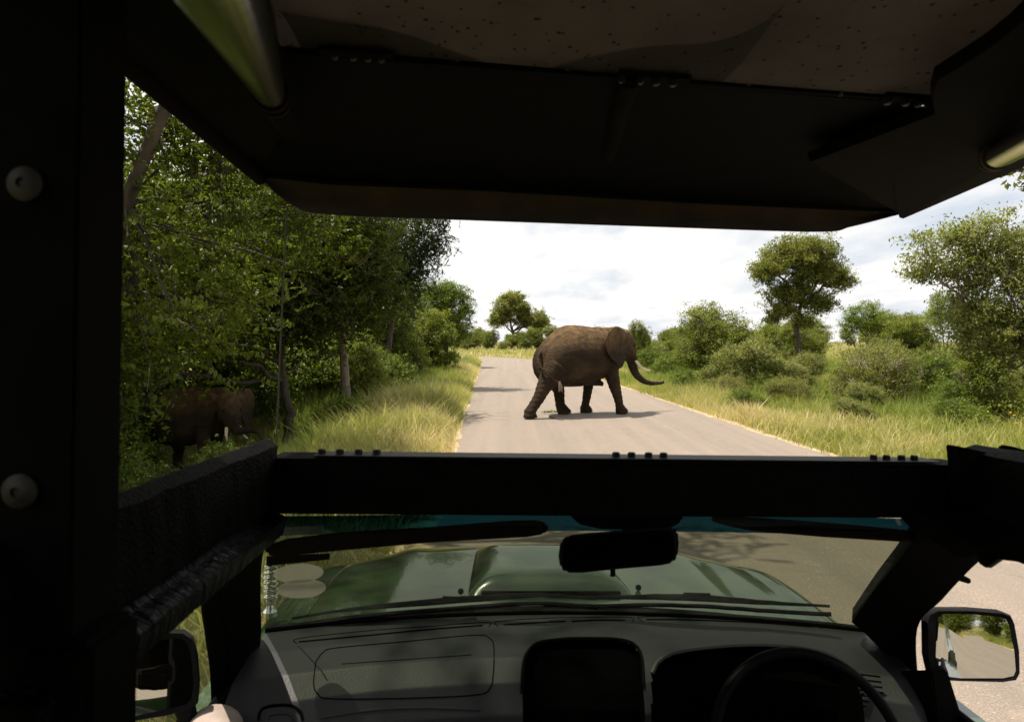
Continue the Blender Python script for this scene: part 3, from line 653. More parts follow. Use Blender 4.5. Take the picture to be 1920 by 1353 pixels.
b2 = make_tree('bush', 'grey-green twiggy bush in front of the large round-topped bush', 'bush', G(9.0, 27.5),
    [(0, 0, 0), (0, 0, 0.4)], [(0, 0, 1.3, 1.15, 1.1, 0.85), (0.8, 0, 1.7, 0.95, 1.0, 0.75), (-0.6, 0.2, 0.9, 0.8, 0.8, 0.6)],
    850, 26, 0.24, 0.085, 'leaf_grey', seed=36, tr=0.05, nstem=6, tint0=0.45, hole=0.45, bare=9, rag=0.18, group=GR)
b5 = make_tree('bush', 'sprawling bush in the grass with bare dry sticks poking out of its top', 'bush', G(12.5, 23.5),
    [(0, 0, 0), (0, 0, 0.5)], [(0, 0, 1.45, 1.35, 1.2, 0.95), (0.9, 0.1, 1.2, 0.8, 0.9, 0.8), (-0.9, -0.2, 0.9, 0.8, 0.9, 0.6), (-0.1, -0.5, 0.6, 1.0, 0.7, 0.45)],
    900, 26, 0.24, 0.08, 'leaf_olive', barkm='twig_dry', seed=37, tr=0.04, nstem=7, tint0=0.45, hole=0.55, bare=24, rag=0.2, group=GR)
copy_tree(b1, G(11.3, 60), 1.0, (0.6, 0.6, 1.0), 'narrow dark bush just right of the walking elephant', GR, 'bush')
copy_tree(b2, G(13.0, 62), 2.0, 0.95, 'broad loose bush beyond the tusks of the walking elephant', GR, 'bush')
copy_tree(b1, G(16.3, 58), 3.0, 0.62, 'small dark bush on the skyline left of the large round-topped bush', GR, 'bush')
copy_tree(b2, G(10.8, 40), 4.0, 0.9, 'pale bush low in the grass left of the large round-topped bush', GR, 'bush')
copy_tree(bF, G(8.6, 38), 4.0, 0.8, 'low light green shrub just right of the walking elephant', GR, 'shrub')
copy_tree(bF, G(9.8, 46), 1.0, 0.95, 'vivid green shrub behind the tusks of the walking elephant', GR, 'shrub')
copy_tree(b2, G(13.2, 31), 5.0, 0.72, 'wide grey bush directly left of the lone tree trunk', GR, 'bush')
copy_tree(b1, G(21.2, 50), 0.4, 0.9, 'mid green bush behind the lone tree to its right', GR, 'bush')
copy_tree(b1, G(16.3, 48), 2.4, 0.8, 'dark bush behind the lone tree to its left', GR, 'bush')
b6 = make_tree('small_tree', 'small pale green airy tree on the skyline right of the lone tree', 'tree', G(28.4, 55),
    [(0, 0, 0), (0, 0, 1.5), (0.1, 0, 2.4)], [(0, 0, 4.2, 1.6, 1.6, 1.1), (-0.9, 0, 3.4, 1.1, 1.2, 0.9), (0.9, 0, 3.5, 1.1, 1.1, 0.8)],
    700, 24, 0.32, 0.12, 'leaf_bright', seed=38, tr=0.09, nstem=3, tint0=0.6, hole=0.5)
copy_tree(b1, G(26.4, 45), 1.4, (1.05, 1.05, 1.0), 'round dark olive bush right of the pale airy tree', GR, 'bush')
copy_tree(b6, G(38, 60), 2.0, (0.95, 0.95, 1.22), 'feathery bluish tree peeping over the thicket beside the many-stemmed tree', None, 'tree')
copy_tree(b2, G(20.5, 38), 0.6, 0.9, 'yellowish bush below and right of the lone tree', GR, 'bush')
copy_tree(b2, G(24.5, 36), 1.6, 1.0, 'pale rounded bush left of the many-stemmed tree', GR, 'bush')
copy_tree(bF, G(16.8, 33), 2.6, 0.9, 'vivid green shrub at the foot of the lone tree', GR, 'shrub')
copy_tree(bF, G(15.4, 25.5), 1.6, 0.9, 'green shrub right behind the sprawling bush with dry sticks', GR, 'shrub')
copy_tree(b5, G(18.3, 30), 2.2, 0.75, 'twiggy bush behind and right of the sprawling stick-filled bush', GR, 'bush')
copy_tree(b2, G(19.6, 24), 3.3, 0.85, 'bush half hidden behind the many-stemmed tree', GR, 'bush')
for i, (x, y, s) in enumerate(((31, 44, 1.5), (36, 50, 1.4), (23, 62, 1.3), (30, 70, 1.7), (40, 72, 1.6), (17, 75, .8), (21, 85, .85), (27, 90, 1.1), (35, 92, 1.6), (46, 80, 1.7), (29, 35, 1.0), (27, 28, .9), (33, 60, 1.5), (14.5, 82, .7), (45, 60, 1.5))):
    copy_tree((b1, b2, bE2)[i % 3], G(x, y), i * 1.7, s * 0.8, 'one of the bushes filling the thicket far back on the right', 'bushes far back in the right thicket', 'bush')

WL = 'low weeds and saplings along the right grass edge'
for i, (x, y, s, d_) in enumerate(((7.6, 21.5, .34, 'small leafy weed at the grass edge below the trunk tip of the elephant'), (9.4, 23.2, .48, 'low leafy weed left of the sprawling bush with dry sticks'), (10.8, 20.6, .40, 'low weed in the grass before the sprawling bush'), (14.2, 21.0, .52, 'leafy sapling right of the sprawling bush'),
    (8.2, 25.8, .45, 'low plant at the left foot of the grey-green twiggy bush'), (11.2, 27.5, .62, 'green plant in the gap right of the grey-green twiggy bush'), (10.4, 15.6, .40, 'green weed at the left foot of the many-stemmed tree'), (12.9, 14.8, .42, 'weed under the many-stemmed tree at the right edge'),
    (8.9, 17.6, .30, 'tiny green weed alone in the middle of the right grass'), (7.3, 29.5, .50, 'low plant on the verge right of the elephant trunk'), (14.8, 18.4, .6, 'broad weed behind the trunk of the many-stemmed tree'), (16.6, 22.6, .7, 'tall weed in the gap left of the many-stemmed tree'))):
    copy_tree((bF, b5, b2)[i % 3], G(x, y), i * 1.9, (s * 1.2, s * 1.2, s), d_, WL, 'plant')

# ---- far side of the bend
tF = make_tree('marula_tree', 'tall forked tree with a broad airy crown standing alone beyond the bend in the road', 'tree', G(0.0, 170),
    [(0, 0, 0), (0, 0, 2.5), (0.2, 0, 4.2)],
    [(-0.5, 0, 10.5, 4.6, 4.4, 3.4), (-3.4, 0, 7.6, 2.9, 3, 2.2), (0.3, 0, 13.0, 3.0, 3, 1.6), (6.2, 0, 7.6, 3.3, 3.2, 2.5), (3.2, 0, 7.6, 2.4, 2.5, 2.0), (8.2, 0, 6.2, 1.6, 1.5, 1.2), (2.6, 0, 10.0, 2.4, 2.4, 2.0)],
    2400, 26, 0.75, 0.34, 'leaf_olive', seed=41, tr=0.42, hole=0.22, tint0=0.6, shell=0.3, lseg=9)
FB = 'one of the rounded bushes in the row beyond the bend in the road'
rg_ = random.Random(7)
for i in range(26):
    x = -26 + i * 3.0 + rg_.uniform(-0.9, 0.9); y = 158 + rg_.uniform(-4, 22); s = rg_.uniform(0.95, 1.5)
    copy_tree((b1, bE2, b2)[i % 3], G(x, y), rg_.uniform(0, 6), (s * 1.25, s * 1.25, s * 1.05), FB, 'row of bushes beyond the bend', 'bush')
for i in range(34):
    x = -90 + i * 9 + rg_.uniform(-3, 3); y = 215 + rg_.uniform(-10, 40); s = rg_.uniform(1.2, 1.8)
    copy_tree((b1, bE2, tD)[i % 3], G(x, y), rg_.uniform(0, 6), s * (0.62 if i % 3 == 2 else 1), 'one of the trees in the hazy line along the horizon', 'tree line along the horizon', 'tree')
# ---- behind the vehicle, seen in the driver side mirror
for i, (x, y, s) in enumerate(((11.5, -9, .8), (13.5, -16, 1.0), (12, -23, .95), (14, -31, 1.1), (11, -40, 1.1), (8, -50, 1.1), (16, -12, 1.0), (18, -24, 1.1), (1, -66, 1.3), (-9, -62, 1.2), (14, -58, 1.2), (-18, -66, 1.3), (-9, -28, 1.0), (-12, -12, 1.0), (-8.5, -1.5, 0.8))):
    copy_tree((tB, tB3)[i % 2], G(x, y), i * 2.3, s, 'one of the roadside trees behind the vehicle, reflected in the side mirror', 'roadside trees behind the vehicle')
for i, (x, y, s) in enumerate(((9.8, -6, .9), (10.4, -13, .95), (10.2, -20, 1.1), (10.6, -27, 1.2), (9.2, -35, 1.3), (13, -4, 1.2), (6.5, -44, 1.4), (3, -52, 1.3), (12, -17, 1.4), (12.5, -32, 1.5), (-2, -60, 1.6), (-8, -52, 1.6), (8, -56, 1.6))):
    copy_tree((bE2, bE)[i % 2], G(x, y), i * 1.3, s, 'roadside bush behind the vehicle, seen only as a reflection in the side mirror', 'roadside bushes behind the vehicle', 'bush')

# loose dry stick and torn green sprig on the road by the elephant
def ground_at(px, py, z=0.03):
    v = Vector(((px - CX) / FPX, 1, -(py - CY) / FPX)); v.rotate(Matrix.Rotation(-PITCH, 3, 'X')); t = (EYE - z) / -v.z
    return Vector((v.x * t, v.y * t, z))
g0 = ground_at(1030, 783); g1 = ground_at(1056, 789)
st = empty('stick', g0, 'short dark dry stick lying on the road by the hind feet of the elephant', 'stick')
b = MB(); d = g1 - g0; b.tube([(0, 0, 0.03), tuple(d * 0.5 + Vector((0, 0.05, 0.03))), (d.x, d.y, 0.03)], [0.022, 0.016, 0.008], 6); b.build('stem', M['bark'], st)
b = MB(); b.tube([tuple(d * 0.5 + Vector((0, 0.05, 0.03))), tuple(d * 0.5 + Vector((-0.12, 0.2, 0.05)))], [0.010, 0.005], 5); b.build('side_twig', M['bark'], st)
sp = empty('leafy_sprig', ground_at(1032, 775), 'torn green leafy sprig dropped on the road between the hind legs of the elephant', 'sprig')
b = MB(); b.tube([(-0.2, 0, 0.03), (0.2, 0.03, 0.04)], 0.008, 5); b.build('stem', M['bark'], sp)
rg = np.random.default_rng(5); cc_ = np.stack([np.linspace(-0.22, 0.22, 9), rg.normal(0, .05, 9), np.full(9, 0.06)], 1)
V, F, T = leaves(rg, cc_, np.full(9, 0.7), 9, 0.07, 0.07, 0.5, 0.0); V[:, 2] = np.maximum(V[:, 2], 0.036); mesh_np('leaves', V, F, M['leaf_bright'], sp, tint=T)
# yellow wild flowers at the far right edge of the grass
rg = np.random.default_rng(9); c0 = Vector((10.75, 14.0, 0)); cl = []
cc_ = np.stack([c0.x + rg.normal(0, 0.3, 18), c0.y + rg.normal(0, 0.5, 18)], 1); zc = hz(cc_[:, 0], cc_[:, 1]) + 0.45 + 0.12 * rg.random(18)
V, F, T = leaves(rg, np.column_stack([cc_, zc]), np.full(18, 0.5), 7, 0.028, 0.04, 0.7, 0.0)
tb = Tubes()
for (x, y), z in zip(cc_, zc): tb.add([(x, y, z - 0.55), (x + .01, y, z - .25), (x, y, z)], [0.004] * 3, 3)
fl = mesh_np('wild_flowers', V, F, M['flower'], tint=T); tag(fl, 'small yellow wild flowers in the grass at the far right edge', 'flowers', kind='stuff')
tb.build('flower_stems', M['leaf_mid'], fl)
# ------------------------------------------------------------ elephants (x forward, y left, z up)
def ell_ring(x, zc, hh, hw, yc=0.0, n=28, pw=2.2):
    a = np.linspace(0, 2 * np.pi, n, endpoint=False); c = np.cos(a); s = np.sin(a)
    yy = np.sign(c) * np.abs(c) ** (2 / pw) * hw; z_ = np.sign(s) * np.abs(s) ** (2 / pw) * hh
    z_ = z_; yy = yy * (1 - 0.16 * np.clip(s, 0, 1) ** 2)
    return np.stack([np.full(n, x), yc + yy, zc + z_], 1)
def loft(mb, rings):
    n = len(rings[0]); V = [p for r in rings for p in r]; F = []
    for i in range(len(rings) - 1):
        for k in range(n): l = (k + 1) % n; F.append((i * n + k, i * n + l, (i + 1) * n + l, (i + 1) * n + k))
    F.append(tuple(range(n - 1, -1, -1))); F.append(tuple((len(rings) - 1) * n + k for k in range(n))); mb.add(V, F)
def spline(pts, m=4):
    """Catmull-Rom over rows of (x,y,z,r...)"""
    P = np.array(pts, float); Q = np.vstack([2 * P[0] - P[1], P, 2 * P[-1] - P[-2]]); out = []
    for i in range(1, len(Q) - 2):
        for t in np.linspace(0, 1, m, endpoint=False):
            a, b, c, d = Q[i - 1], Q[i], Q[i + 1], Q[i + 2]
            out.append(0.5 * ((2 * b) + (-a + c) * t + (2 * a - 5 * b + 4 * c - d) * t * t + (-a + 3 * b - 3 * c + d) * t ** 3))
    out.append(P[-1]); return np.array(out)
def limb(mb, pts, seg=20, m=4):
    S = spline(pts, m); mb.tube([tuple(p[:3]) for p in S], [max(0.01, p[3]) for p in S], seg)
def ellipsoid(mb, c, r, rot=None, nu=18, nv=12):
    prof = [(math.sin(math.pi * i / nv), -math.cos(math.pi * i / nv)) for i in range(nv + 1)]; prof[0] = (0.02, -1); prof[-1] = (0.02, 1)
    M4 = Matrix.Translation(c) @ (rot.to_4x4() if rot else Matrix.Identity(4)) @ Matrix.Diagonal((*r, 1)); mb.lathe(prof, nu, M4)

def elephant(name, pos, heading, scale, label, pose, group):
    root = empty(name, pos, label, 'elephant', group); root.rotation_euler = (0, 0, heading); root.scale = (scale,) * 3
    mb = MB()
    body = [(-1.30, 1.56, .10, .08), (-1.25, 1.55, .34, .26), (-1.12, 1.54, .54, .46), (-.92, 1.58, .68, .60), (-.6, 1.65, .80, .71), (-.25, 1.69, .875, .78), (.2, 1.69, .845, .76),
            (.55, 1.73, .76, .67), (.85, 1.76, .70, .56), (1.1, 1.84, .61, .44), (1.32, 1.95, .52, .35), (1.5, 2.02, .46, .30)]
    B = spline([(*b,) for b in body], 3)
    loft(mb, [ell_ring(b[0], b[1], b[2], b[3]) for b in B])
    # spine ridge, hips and shoulders
    limb(mb, [(-1.12, 0, 1.92, .12), (-.85, 0, 2.20, .13), (-.45, 0, 2.45, .13), (.1, 0, 2.46, .13), (.6, 0, 2.40, .13), (1.0, 0, 2.42, .13), (1.4, 0, 2.46, .12)], 12)
    for s in (1, -1):
        ellipsoid(mb, (-.86, s * .38, 1.50), (.40, .30, .56)); ellipsoid(mb, (.86, s * .32, 1.72), (.34, .28, .62))
    hx, hy, hzz = pose['head']; yaw = pose['head_yaw']; R = Matrix.Rotation(yaw, 3, 'Z'); pv = Vector((1.40, 0, 0))
    def H(x, y, z): v = R @ (Vector((x, y, z)) - pv) + pv; return (v.x + hx, v.y + hy, v.z + hzz)
    def Ht(rows): return [(*H(*r[:3]), r[3]) for r in rows]
    limb(mb, [(1.15, 0, 2.02, .44)] + Ht([(1.42, 0, 2.10, .38), (1.66, 0, 2.10, .33)]), 20)
    ellipsoid(mb, H(1.68, 0, 2.16), (.34, .31, .37), R); ellipsoid(mb, H(1.84, 0, 2.18), (.21, .25, .27), R)      # skull, forehead
    for s in (1, -1):
        ellipsoid(mb, H(1.62, s * .13, 2.36), (.22, .15, .14), R)                                                # twin domes
        ellipsoid(mb, H(1.74, s * .17, 1.88), (.22, .13, .20), R)                                                # cheeks
        ellipsoid(mb, H(1.92, s * .215, 2.10), (.10, .05, .06), R)                                               # brow
        limb(mb, Ht([(1.86, s * .13, 1.88, .12), (1.98, s * .15, 1.70, .085), (2.06, s * .17, 1.57, .06)]), 12)  # tusk sheath
    limb(mb, Ht([(1.66, 0, 1.86, .18), (1.76, 0, 1.70, .12), (1.87, 0, 1.58, .06)]), 14)                           # lower jaw
    limb(mb, Ht([(1.84, 0, 2.12, .25), (1.93, 0, 1.88, .205)] + pose['trunk']), 18, 5)
    # ears: thin curved flaps
    for s in (1, -1):
        out = [(1.56, 2.34), (1.40, 2.50), (1.14, 2.58), (.86, 2.56), (.62, 2.44), (.48, 2.26), (.50, 2.06), (.58, 1.84), (.72, 1.68), (.90, 1.56), (1.04, 1.46), (1.20, 1.36), (1.32, 1.42), (1.44, 1.62), (1.54, 1.80), (1.58, 2.02)]
        cx_, cz_ = 1.15, 2.0; rings = []
        for t in (0.0, .35, .7, .93, 1.0):
            ring = []
            for (x, z) in out:
                xx = cx_ + (x - cx_) * t; z2 = cz_ + (z - cz_) * t
                back = max(0, (1.5 - xx)); yy = .35 + .42 * min(back, .95) ** 0.85 + pose.get('flare', .0) * back + .03 * math.sin(z2 * 9) * t
                ring.append((xx, yy * s, z2))
            rings.append(ring)
        nrm_ = (0, s * 0.055, 0); n = len(out); Vv = []; Ff = []
        for side in (0, 1):
            for ring in rings:
                for p in ring: Vv.append(H(p[0], p[1] + side * nrm_[1], p[2]))
        L = len(rings) * n
        for side in (0, 1):
            for i in range(1, len(rings) - 1):
                for k in range(n): l = (k + 1) % n; a = side * L + i * n; Ff.append((a + k, a + l, a + n + l, a + n + k))
            Ff.append(tuple(side * L + n + k for k in range(n)))
        a = (len(rings) - 1) * n
        for k in range(n): l = (k + 1) % n; Ff.append((a + k, a + l, L + a + l, L + a + k))
        Vv2 = Vv; mb.add(Vv2, Ff)
        limb(mb, [(*H(1.58, s * .30, 2.30), .07), (*H(1.40, s * .33, 2.44), .06), (*H(1.12, s * .50, 2.55), .045), (*H(.82, s * .62, 2.51), .035)], 10)  # folded upper rim
    # legs
    for key, s in (('RH', -1), ('LH', 1), ('RF', -1), ('LF', 1)):
        rows = pose[key]; limb(mb, [(x, y * s, z, r) for x, y, z, r in rows], 22)
        x, y, z, r = rows[-1]; tilt = pose.get(key + '_tilt', 0)
        ellipsoid(mb, (x + .05, y * s, .09 + (0.03 if tilt else 0)), (r * 1.18, r * 1.05, .11), Matrix.Rotation(tilt, 3, 'Y'))
        mb.lathe([(r * 0.98, 0.0 + (0.02 if tilt else 0)), (r * 1.08, .04), (r * 1.0, .13), (r * .9, .2)], 20, Matrix.Translation((x + .02, y * s, 0)))
    if pose.get('sheath'): limb(mb, [(.30, 0, 1.02, .19), (.58, -.03, .96, .14), (.74, -.06, .90, .085), (.82, -.07, .84, .05)], 12)
    limb(mb, pose['tail'], 12)
    # one skin over everything
    tmp = mb.build('tmp_hide', M['hide'])
    m1 = tmp.modifiers.new('r', 'REMESH'); m1.mode = 'VOXEL'; m1.voxel_size = 0.021
    m2 = tmp.modifiers.new('s', 'SMOOTH'); m2.iterations = 5; m2.factor = 0.6
    me = bpy.data.meshes.new_from_object(tmp.evaluated_get(bpy.context.evaluated_depsgraph_get())); bpy.data.objects.remove(tmp)
    n = len(me.vertices); co = np.empty(n * 3, np.float32); me.vertices.foreach_get('co', co); co = co.reshape(-1, 3)
    no = np.empty(n * 3, np.float32); me.vertices.foreach_get('normal', no); no = no.reshape(-1, 3)
    x, y, z = co.T   # folds of loose skin: rings on trunk and legs, slanting creases on the flank
    w = 0.005 * np.sin(z * 46 + 3 * np.sin(x * 3 + y * 5)) * (z < 1.15) + 0.0028 * np.sin((x * 1.2 + z) * 47 + 5 * np.sin(x * 2.3 + z) + 3 * np.sin(z * 5 + y * 3)) * (z >= 1.15) * (x < 1.1)
    tr_ = smoothstep(1.85, 2.0, x) * (z < 1.9); w = w * (1 - tr_) + tr_ * 0.008 * np.sin((x - z) * 52)
    co = co + no * (w + 0.004 * np.sin(x * 19 + y * 23) * np.sin(z * 17 + x * 5))[:, None]
    me.vertices.foreach_set('co', co.ravel().astype(np.float32)); me.name = 'body'
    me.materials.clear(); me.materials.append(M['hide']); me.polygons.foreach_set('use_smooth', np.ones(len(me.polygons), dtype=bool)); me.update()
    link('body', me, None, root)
    for s in (1, -1):
        b = MB(); limb(b, Ht([(1.98, s * .15, 1.68, .045), (2.08, s * .19, 1.50, .045), (2.20, s * .23, 1.37, .038), (2.36, s * .26, 1.29, .026), (2.50, s * .27, 1.27, .008)]), 10); b.build('tusk', M['ivory'], root, smooth=True)
        b = MB(); ellipsoid(b, H(1.955, s * .225, 2.02), (.030, .022, .026), None, 10, 8); b.build('eye', M['eye'], root, smooth=True)
    tp = Vector(pose['tail'][-1][:3]); b = MB(); r_ = random.Random(3)
    for k in range(34):
        a = tp + Vector((r_.uniform(-.02, .02), r_.uniform(-.02, .02), .06)); e = a + Vector((r_.uniform(-.02, .10), r_.uniform(-.07, .04), -r_.uniform(.16, .30)))
        b.tube([a, (a + e) / 2 + Vector((r_.uniform(-.015, .015), r_.uniform(-.015, .015), 0)), e], [.007, .006, .003], 4)
    b.build('tail_tuft', M['tail_hair'], root)
    for key, s in (('RH', -1), ('LH', 1), ('RF', -1), ('LF', 1)):
        x, y, z, r = pose[key][-1]
        for k in range(4 if key[1] == 'F' else 3):
            a = (k - (1.5 if key[1] == 'F' else 1)) * .5; b = MB()
            ellipsoid(b, (x + .04 + math.cos(a) * r * 1.08, y * s + math.sin(a) * r * 1.05, .06), (.028, .035, .038), Matrix.Rotation(a, 3, 'Z'), 8, 6); b.build('toenail', M['toenail'], root, smooth=True)
    return root

pose1 = dict(head=(-.12, 0, -.02), head_yaw=rad(2), sheath=True, flare=.02,
    trunk=[(2.00, 0, 1.62, .17), (2.07, 0, 1.36, .135), (2.20, 0, 1.14, .112), (2.42, 0, .97, .092), (2.68, 0, .88, .075), (2.94, 0, .86, .060), (3.18, 0, .87, .050), (3.25, 0, .90, .046)],
    RH=[(-.88, .36, 1.40, .42), (-1.12, .36, 1.10, .30), (-1.32, .36, .82, .205), (-1.46, .36, .56, .165), (-1.64, .36, .31, .148), (-1.76, .36, .14, .165)], RH_tilt=rad(14),
    LH=[(-.78, .36, 1.35, .42), (-.58, .36, 1.02, .29), (-.44, .36, .74, .185), (-.40, .36, .46, .148), (-.36, .36, .24, .150), (-.29, .36, .12, .175)],
    RF=[(.86, .34, 1.55, .30), (.92, .35, 1.25, .225), (1.02, .36, .88, .178), (1.13, .36, .55, .140), (1.20, .36, .28, .122), (1.25, .36, .13, .155)],
    LF=[(.78, .34, 1.50, .30), (.66, .35, 1.15, .20), (.58, .36, .80, .150), (.53, .36, .50, .128), (.48, .36, .26, .120), (.47, .36, .12, .158)],
    tail=[(-1.12, -.03, 1.92, .07), (-1.32, -.14, 1.80, .055), (-1.45, -.30, 1.60, .045), (-1.44, -.48, 1.40, .036), (-1.32, -.66, 1.22, .030), (-1.16, -.80, 1.06, .026), (-1.08, -.86, .98, .024)])
GE = 'elephants'
e0 = ground_at(1083, 777); elephant('elephant', (e0.x, e0.y, 0.025), rad(25), 0.975, 'big brown elephant walking across the road with its trunk held out to the right', pose1, GE)
pose2 = dict(pose1); pose2.update(LF=[(.82, .34, 1.50, .30), (.78, .35, 1.15, .20), (.75, .36, .80, .150), (.72, .36, .50, .128), (.69, .36, .26, .118), (.69, .36, .12, .155)], head=(.0, -.05, -.08), head_yaw=rad(-38), sheath=False, flare=.25,
    trunk=[(2.02, 0, 1.66, .16), (2.12, .08, 1.48, .125), (2.28, .22, 1.47, .100), (2.46, .40, 1.50, .085), (2.62, .54, 1.42, .070), (2.68, .60, 1.22, .058), (2.66, .60, 1.00, .048)],
    RH_tilt=0, RH=[(-.86, .36, 1.45, .42), (-.92, .36, 1.1, .28), (-.86, .36, .8, .19), (-.88, .36, .5, .15), (-.92, .36, .26, .15), (-.90, .36, .12, .17)],
    LH=[(-.82, .36, 1.35, .42), (-.70, .36, 1.02, .28), (-.58, .36, .74, .185), (-.60, .36, .46, .145), (-.60, .36, .24, .150), (-.56, .36, .12, .175)],
    RF=[(.86, .34, 1.55, .30), (.86, .35, 1.2, .21), (.86, .36, .85, .165), (.88, .36, .52, .13), (.90, .36, .28, .12), (.92, .36, .13, .155)],
    tail=[(-1.24, 0, 2.02, .06), (-1.33, 0, 1.84, .050), (-1.36, -.02, 1.60, .042), (-1.36, -.03, 1.38, .034), (-1.35, -.03, 1.20, .028), (-1.34, -.02, 1.05, .024), (-1.33, 0, .98, .022)])
elephant('elephant', G(-7.85, 16.4, 0.03), rad(-14), 0.82, 'smaller elephant with two pale tusks half hidden under the dark trees', pose2, GE)
# ------------------------------------------------------------ safari truck (measured in its own frame, origin at the camera: x right, y forward, z up)
def wray(px, py):
    v = Vector(((px - CX) / FPX, 1, -(py - CY) / FPX)); v.rotate(Matrix.Rotation(-PITCH, 3, 'X')); return v
vF = wray(906, 678).normalized(); vR = vF.cross(Vector((0, 0, 1))).normalized(); vU = vR.cross(vF); ra = rad(1.0)
vR, vU = vR * math.cos(ra) - vU * math.sin(ra), vU * math.cos(ra) + vR * math.sin(ra)
VM = Matrix((vR, vF, vU))                       # world -> vehicle axes
def D(px, py, d): v = VM @ wray(px, py); v = v * (d / v.y); return (v.x, v.y, v.z)
def Dx(px, py, x): v = VM @ wray(px, py); v = v * (x / v.x); return (v.x, v.y, v.z)
def Dz(px, py, z): v = VM @ wray(px, py); v = v * (z / v.z); return (v.x, v.y, v.z)
OFF = (0.25, 1.6, -2.10)
truck = empty('safari_truck', Vector((0, 0, EYE)) + VM.transposed() @ Vector(OFF), 'open dark green safari truck seen from inside with bonnet, dashboard and canvas canopy', 'truck')
truck.rotation_euler = VM.transposed().to_euler()
def vb(b, name, mat, parent=None, smooth=False, bevel=0.0): return b.build(name, M[mat], parent or truck, smooth, bevel, OFF)
XC = 0.255                                       # truck centreline

# --- cut roof: header beam, side rails
b = MB()
hp = [(-.325, .98), (XC, 1.005), (.79, .98)]
b.hexa([(-.33, 1.04, -.234), (.80, 1.04, -.234), (.80, 1.13, -.240), (-.33, 1.13, -.240), (-.325, 1.035, -.150), (.775, 1.035, -.150), (.775, 1.12, -.150), (-.325, 1.12, -.150)])
vb(b, 'header_beam', 'rubber', bevel=.006)
b = MB(); b.box((.235, 1.072, -.1465), (.98, .05, .0015)); vb(b, 'hinge_strip', 'bolt')
for grp in ((603, 637, 672, 706), (1155, 1184, 1216, 1244), (1638, 1662, 1690, 1714)):
    for px in grp:
        p = D(px, 857, 1.065); b = MB(); b.lathe([(.0062, -.148), (.0062, -.1398), (.0046, -.1382)], 6, Matrix.Translation((p[0], 1.065, 0))); vb(b, 'hinge_bolt', 'bolt_black')
rgv = random.Random(4)
def rail(xo, xi, y0, y1, top, bot, name, parent_mat='rubber'):
    b = MB(); n = 40; P = []
    for i in range(n + 1):
        y = y0 + (y1 - y0) * i / n; w = lambda s=.0012: rgv.uniform(-s, s)
        P.append([(xo + w(), y, bot - .012), (xo + w(), y, top + .004 + w(.0015)), ((xo * .6 + xi * .4), y, top + .006 + w()), (xi + w(), y, top - .004 + w()), (xi + w(.002), y, (top + bot) / 2 + .02), (xi + w(), y, bot + .012)])
    b.grid(P)
    m = len(P[0]); F = []
    for i in range(n): F.append((i * m, (i + 1) * m, (i + 1) * m + m - 1, i * m + m - 1))
    b.f += F; b.f.append(tuple(range(m))); b.f.append(tuple(n * m + k for k in range(m)))
    return vb(b, name, parent_mat, smooth=True)
rail(-.331, -.310, .45, 1.05, -.128, -.230, 'roof_rail')
rail(.800, .752, -.9, 1.05, -.124, -.230, 'roof_rail')
rail(-.352, -.310, -1.4, .44, -.128, -.230, 'roof_rail')
def ledge(x0, sx, y0, y1):
    b = MB(); n = 110; P = []
    for i in range(n + 1):
        y = y0 + (y1 - y0) * i / n; w = lambda s=.0016: rgv.uniform(-s, s)
        P.append([(x0, y, -.222), (x0 + sx * .006, y, -.2275 + w(.001)), (x0 + sx * .014, y + w(), -.2300 + w(.0012)), (x0 + sx * .021, y + w(), -.2325 + w(.001)), (x0 + sx * .0255, y, -.2365 + w(.0008)), (x0 + sx * .0255, y, -.242), (x0 + sx * .020, y, -.262 + w(.001)), (x0, y, -.264)])
    b.grid(P); return b
vb(ledge(-.314, 1, .46, 1.03), 'sealing_ledge', 'crinkle', smooth=True)
lg = ledge(.756, -1, -.4, 1.03); lg.v = [(x, y, max(z, -.262)) for x, y, z in lg.v]; vb(lg, 'sealing_ledge', 'rubber', smooth=True)
b = MB(); b.tube([D(508, 962, 1.03), D(528, 968, 1.02), D(524, 985, 1.02), D(508, 982, 1.03)], .0035, 8); vb(b, 'cable_loop', 'black', smooth=True)
# raised plate on the right rail
b = MB(); p0 = D(1797, 836, 1.0); p1 = Dx(1930, 862, .84)
b.hexa([(.728, 1.0, -.20), (.86, .99, -.20), (.86, 1.02, -.20), (.728, 1.03, -.20), (p0[0], 1.0, p0[2]), (.86, .99, -.145), (.86, 1.02, -.145), (p0[0], 1.03, p0[2])]); vb(b, 'corner_bracket', 'black', bevel=.002)
b = MB(); q = D(1895, 850, 1.05); b.box((q[0] + .02, 1.05, q[2] - .012), (.07, .03, .035), Matrix.Rotation(.25, 3, 'Y')); vb(b, 'corner_clamp', 'black', bevel=.003)

# --- left canopy post
xr = D(236, 300, .53)[0]
b = MB(); b.box((xr - .075, .50, .12), (.15, .06, .62)); b.box((xr - .1325, .468, .12), (.025, .004, .62)); vb(b, 'canopy_post', 'black', bevel=.008)
b = MB(); b.box((xr - .06, .52, -.95), (.13, .07, 1.5)); vb(b, 'lower_post', 'black', bevel=.006)
for px, py in ((48, 345), (38, 920)):
    p = D(px, py, .466); T4 = Matrix.Translation(p) @ Matrix.Rotation(rad(90), 4, 'X')
    b = MB(); b.lathe([(.0115, 0.0), (.0115, .0015), (.009, .0040), (.0035, .0052), (.003, .003), (.0008, .003)], 24, T4); o = vb(b, 'post_bolt', 'bolt', smooth=True)
b = MB(); b.box((1.05, -.55, -.2), (.06, .06, 1.3)); vb(b, 'canopy_post', 'black', bevel=.008)
b = MB(); b.box((-.56, -.75, -.2), (.06, .06, 1.3)); vb(b, 'canopy_post', 'black', bevel=.008)

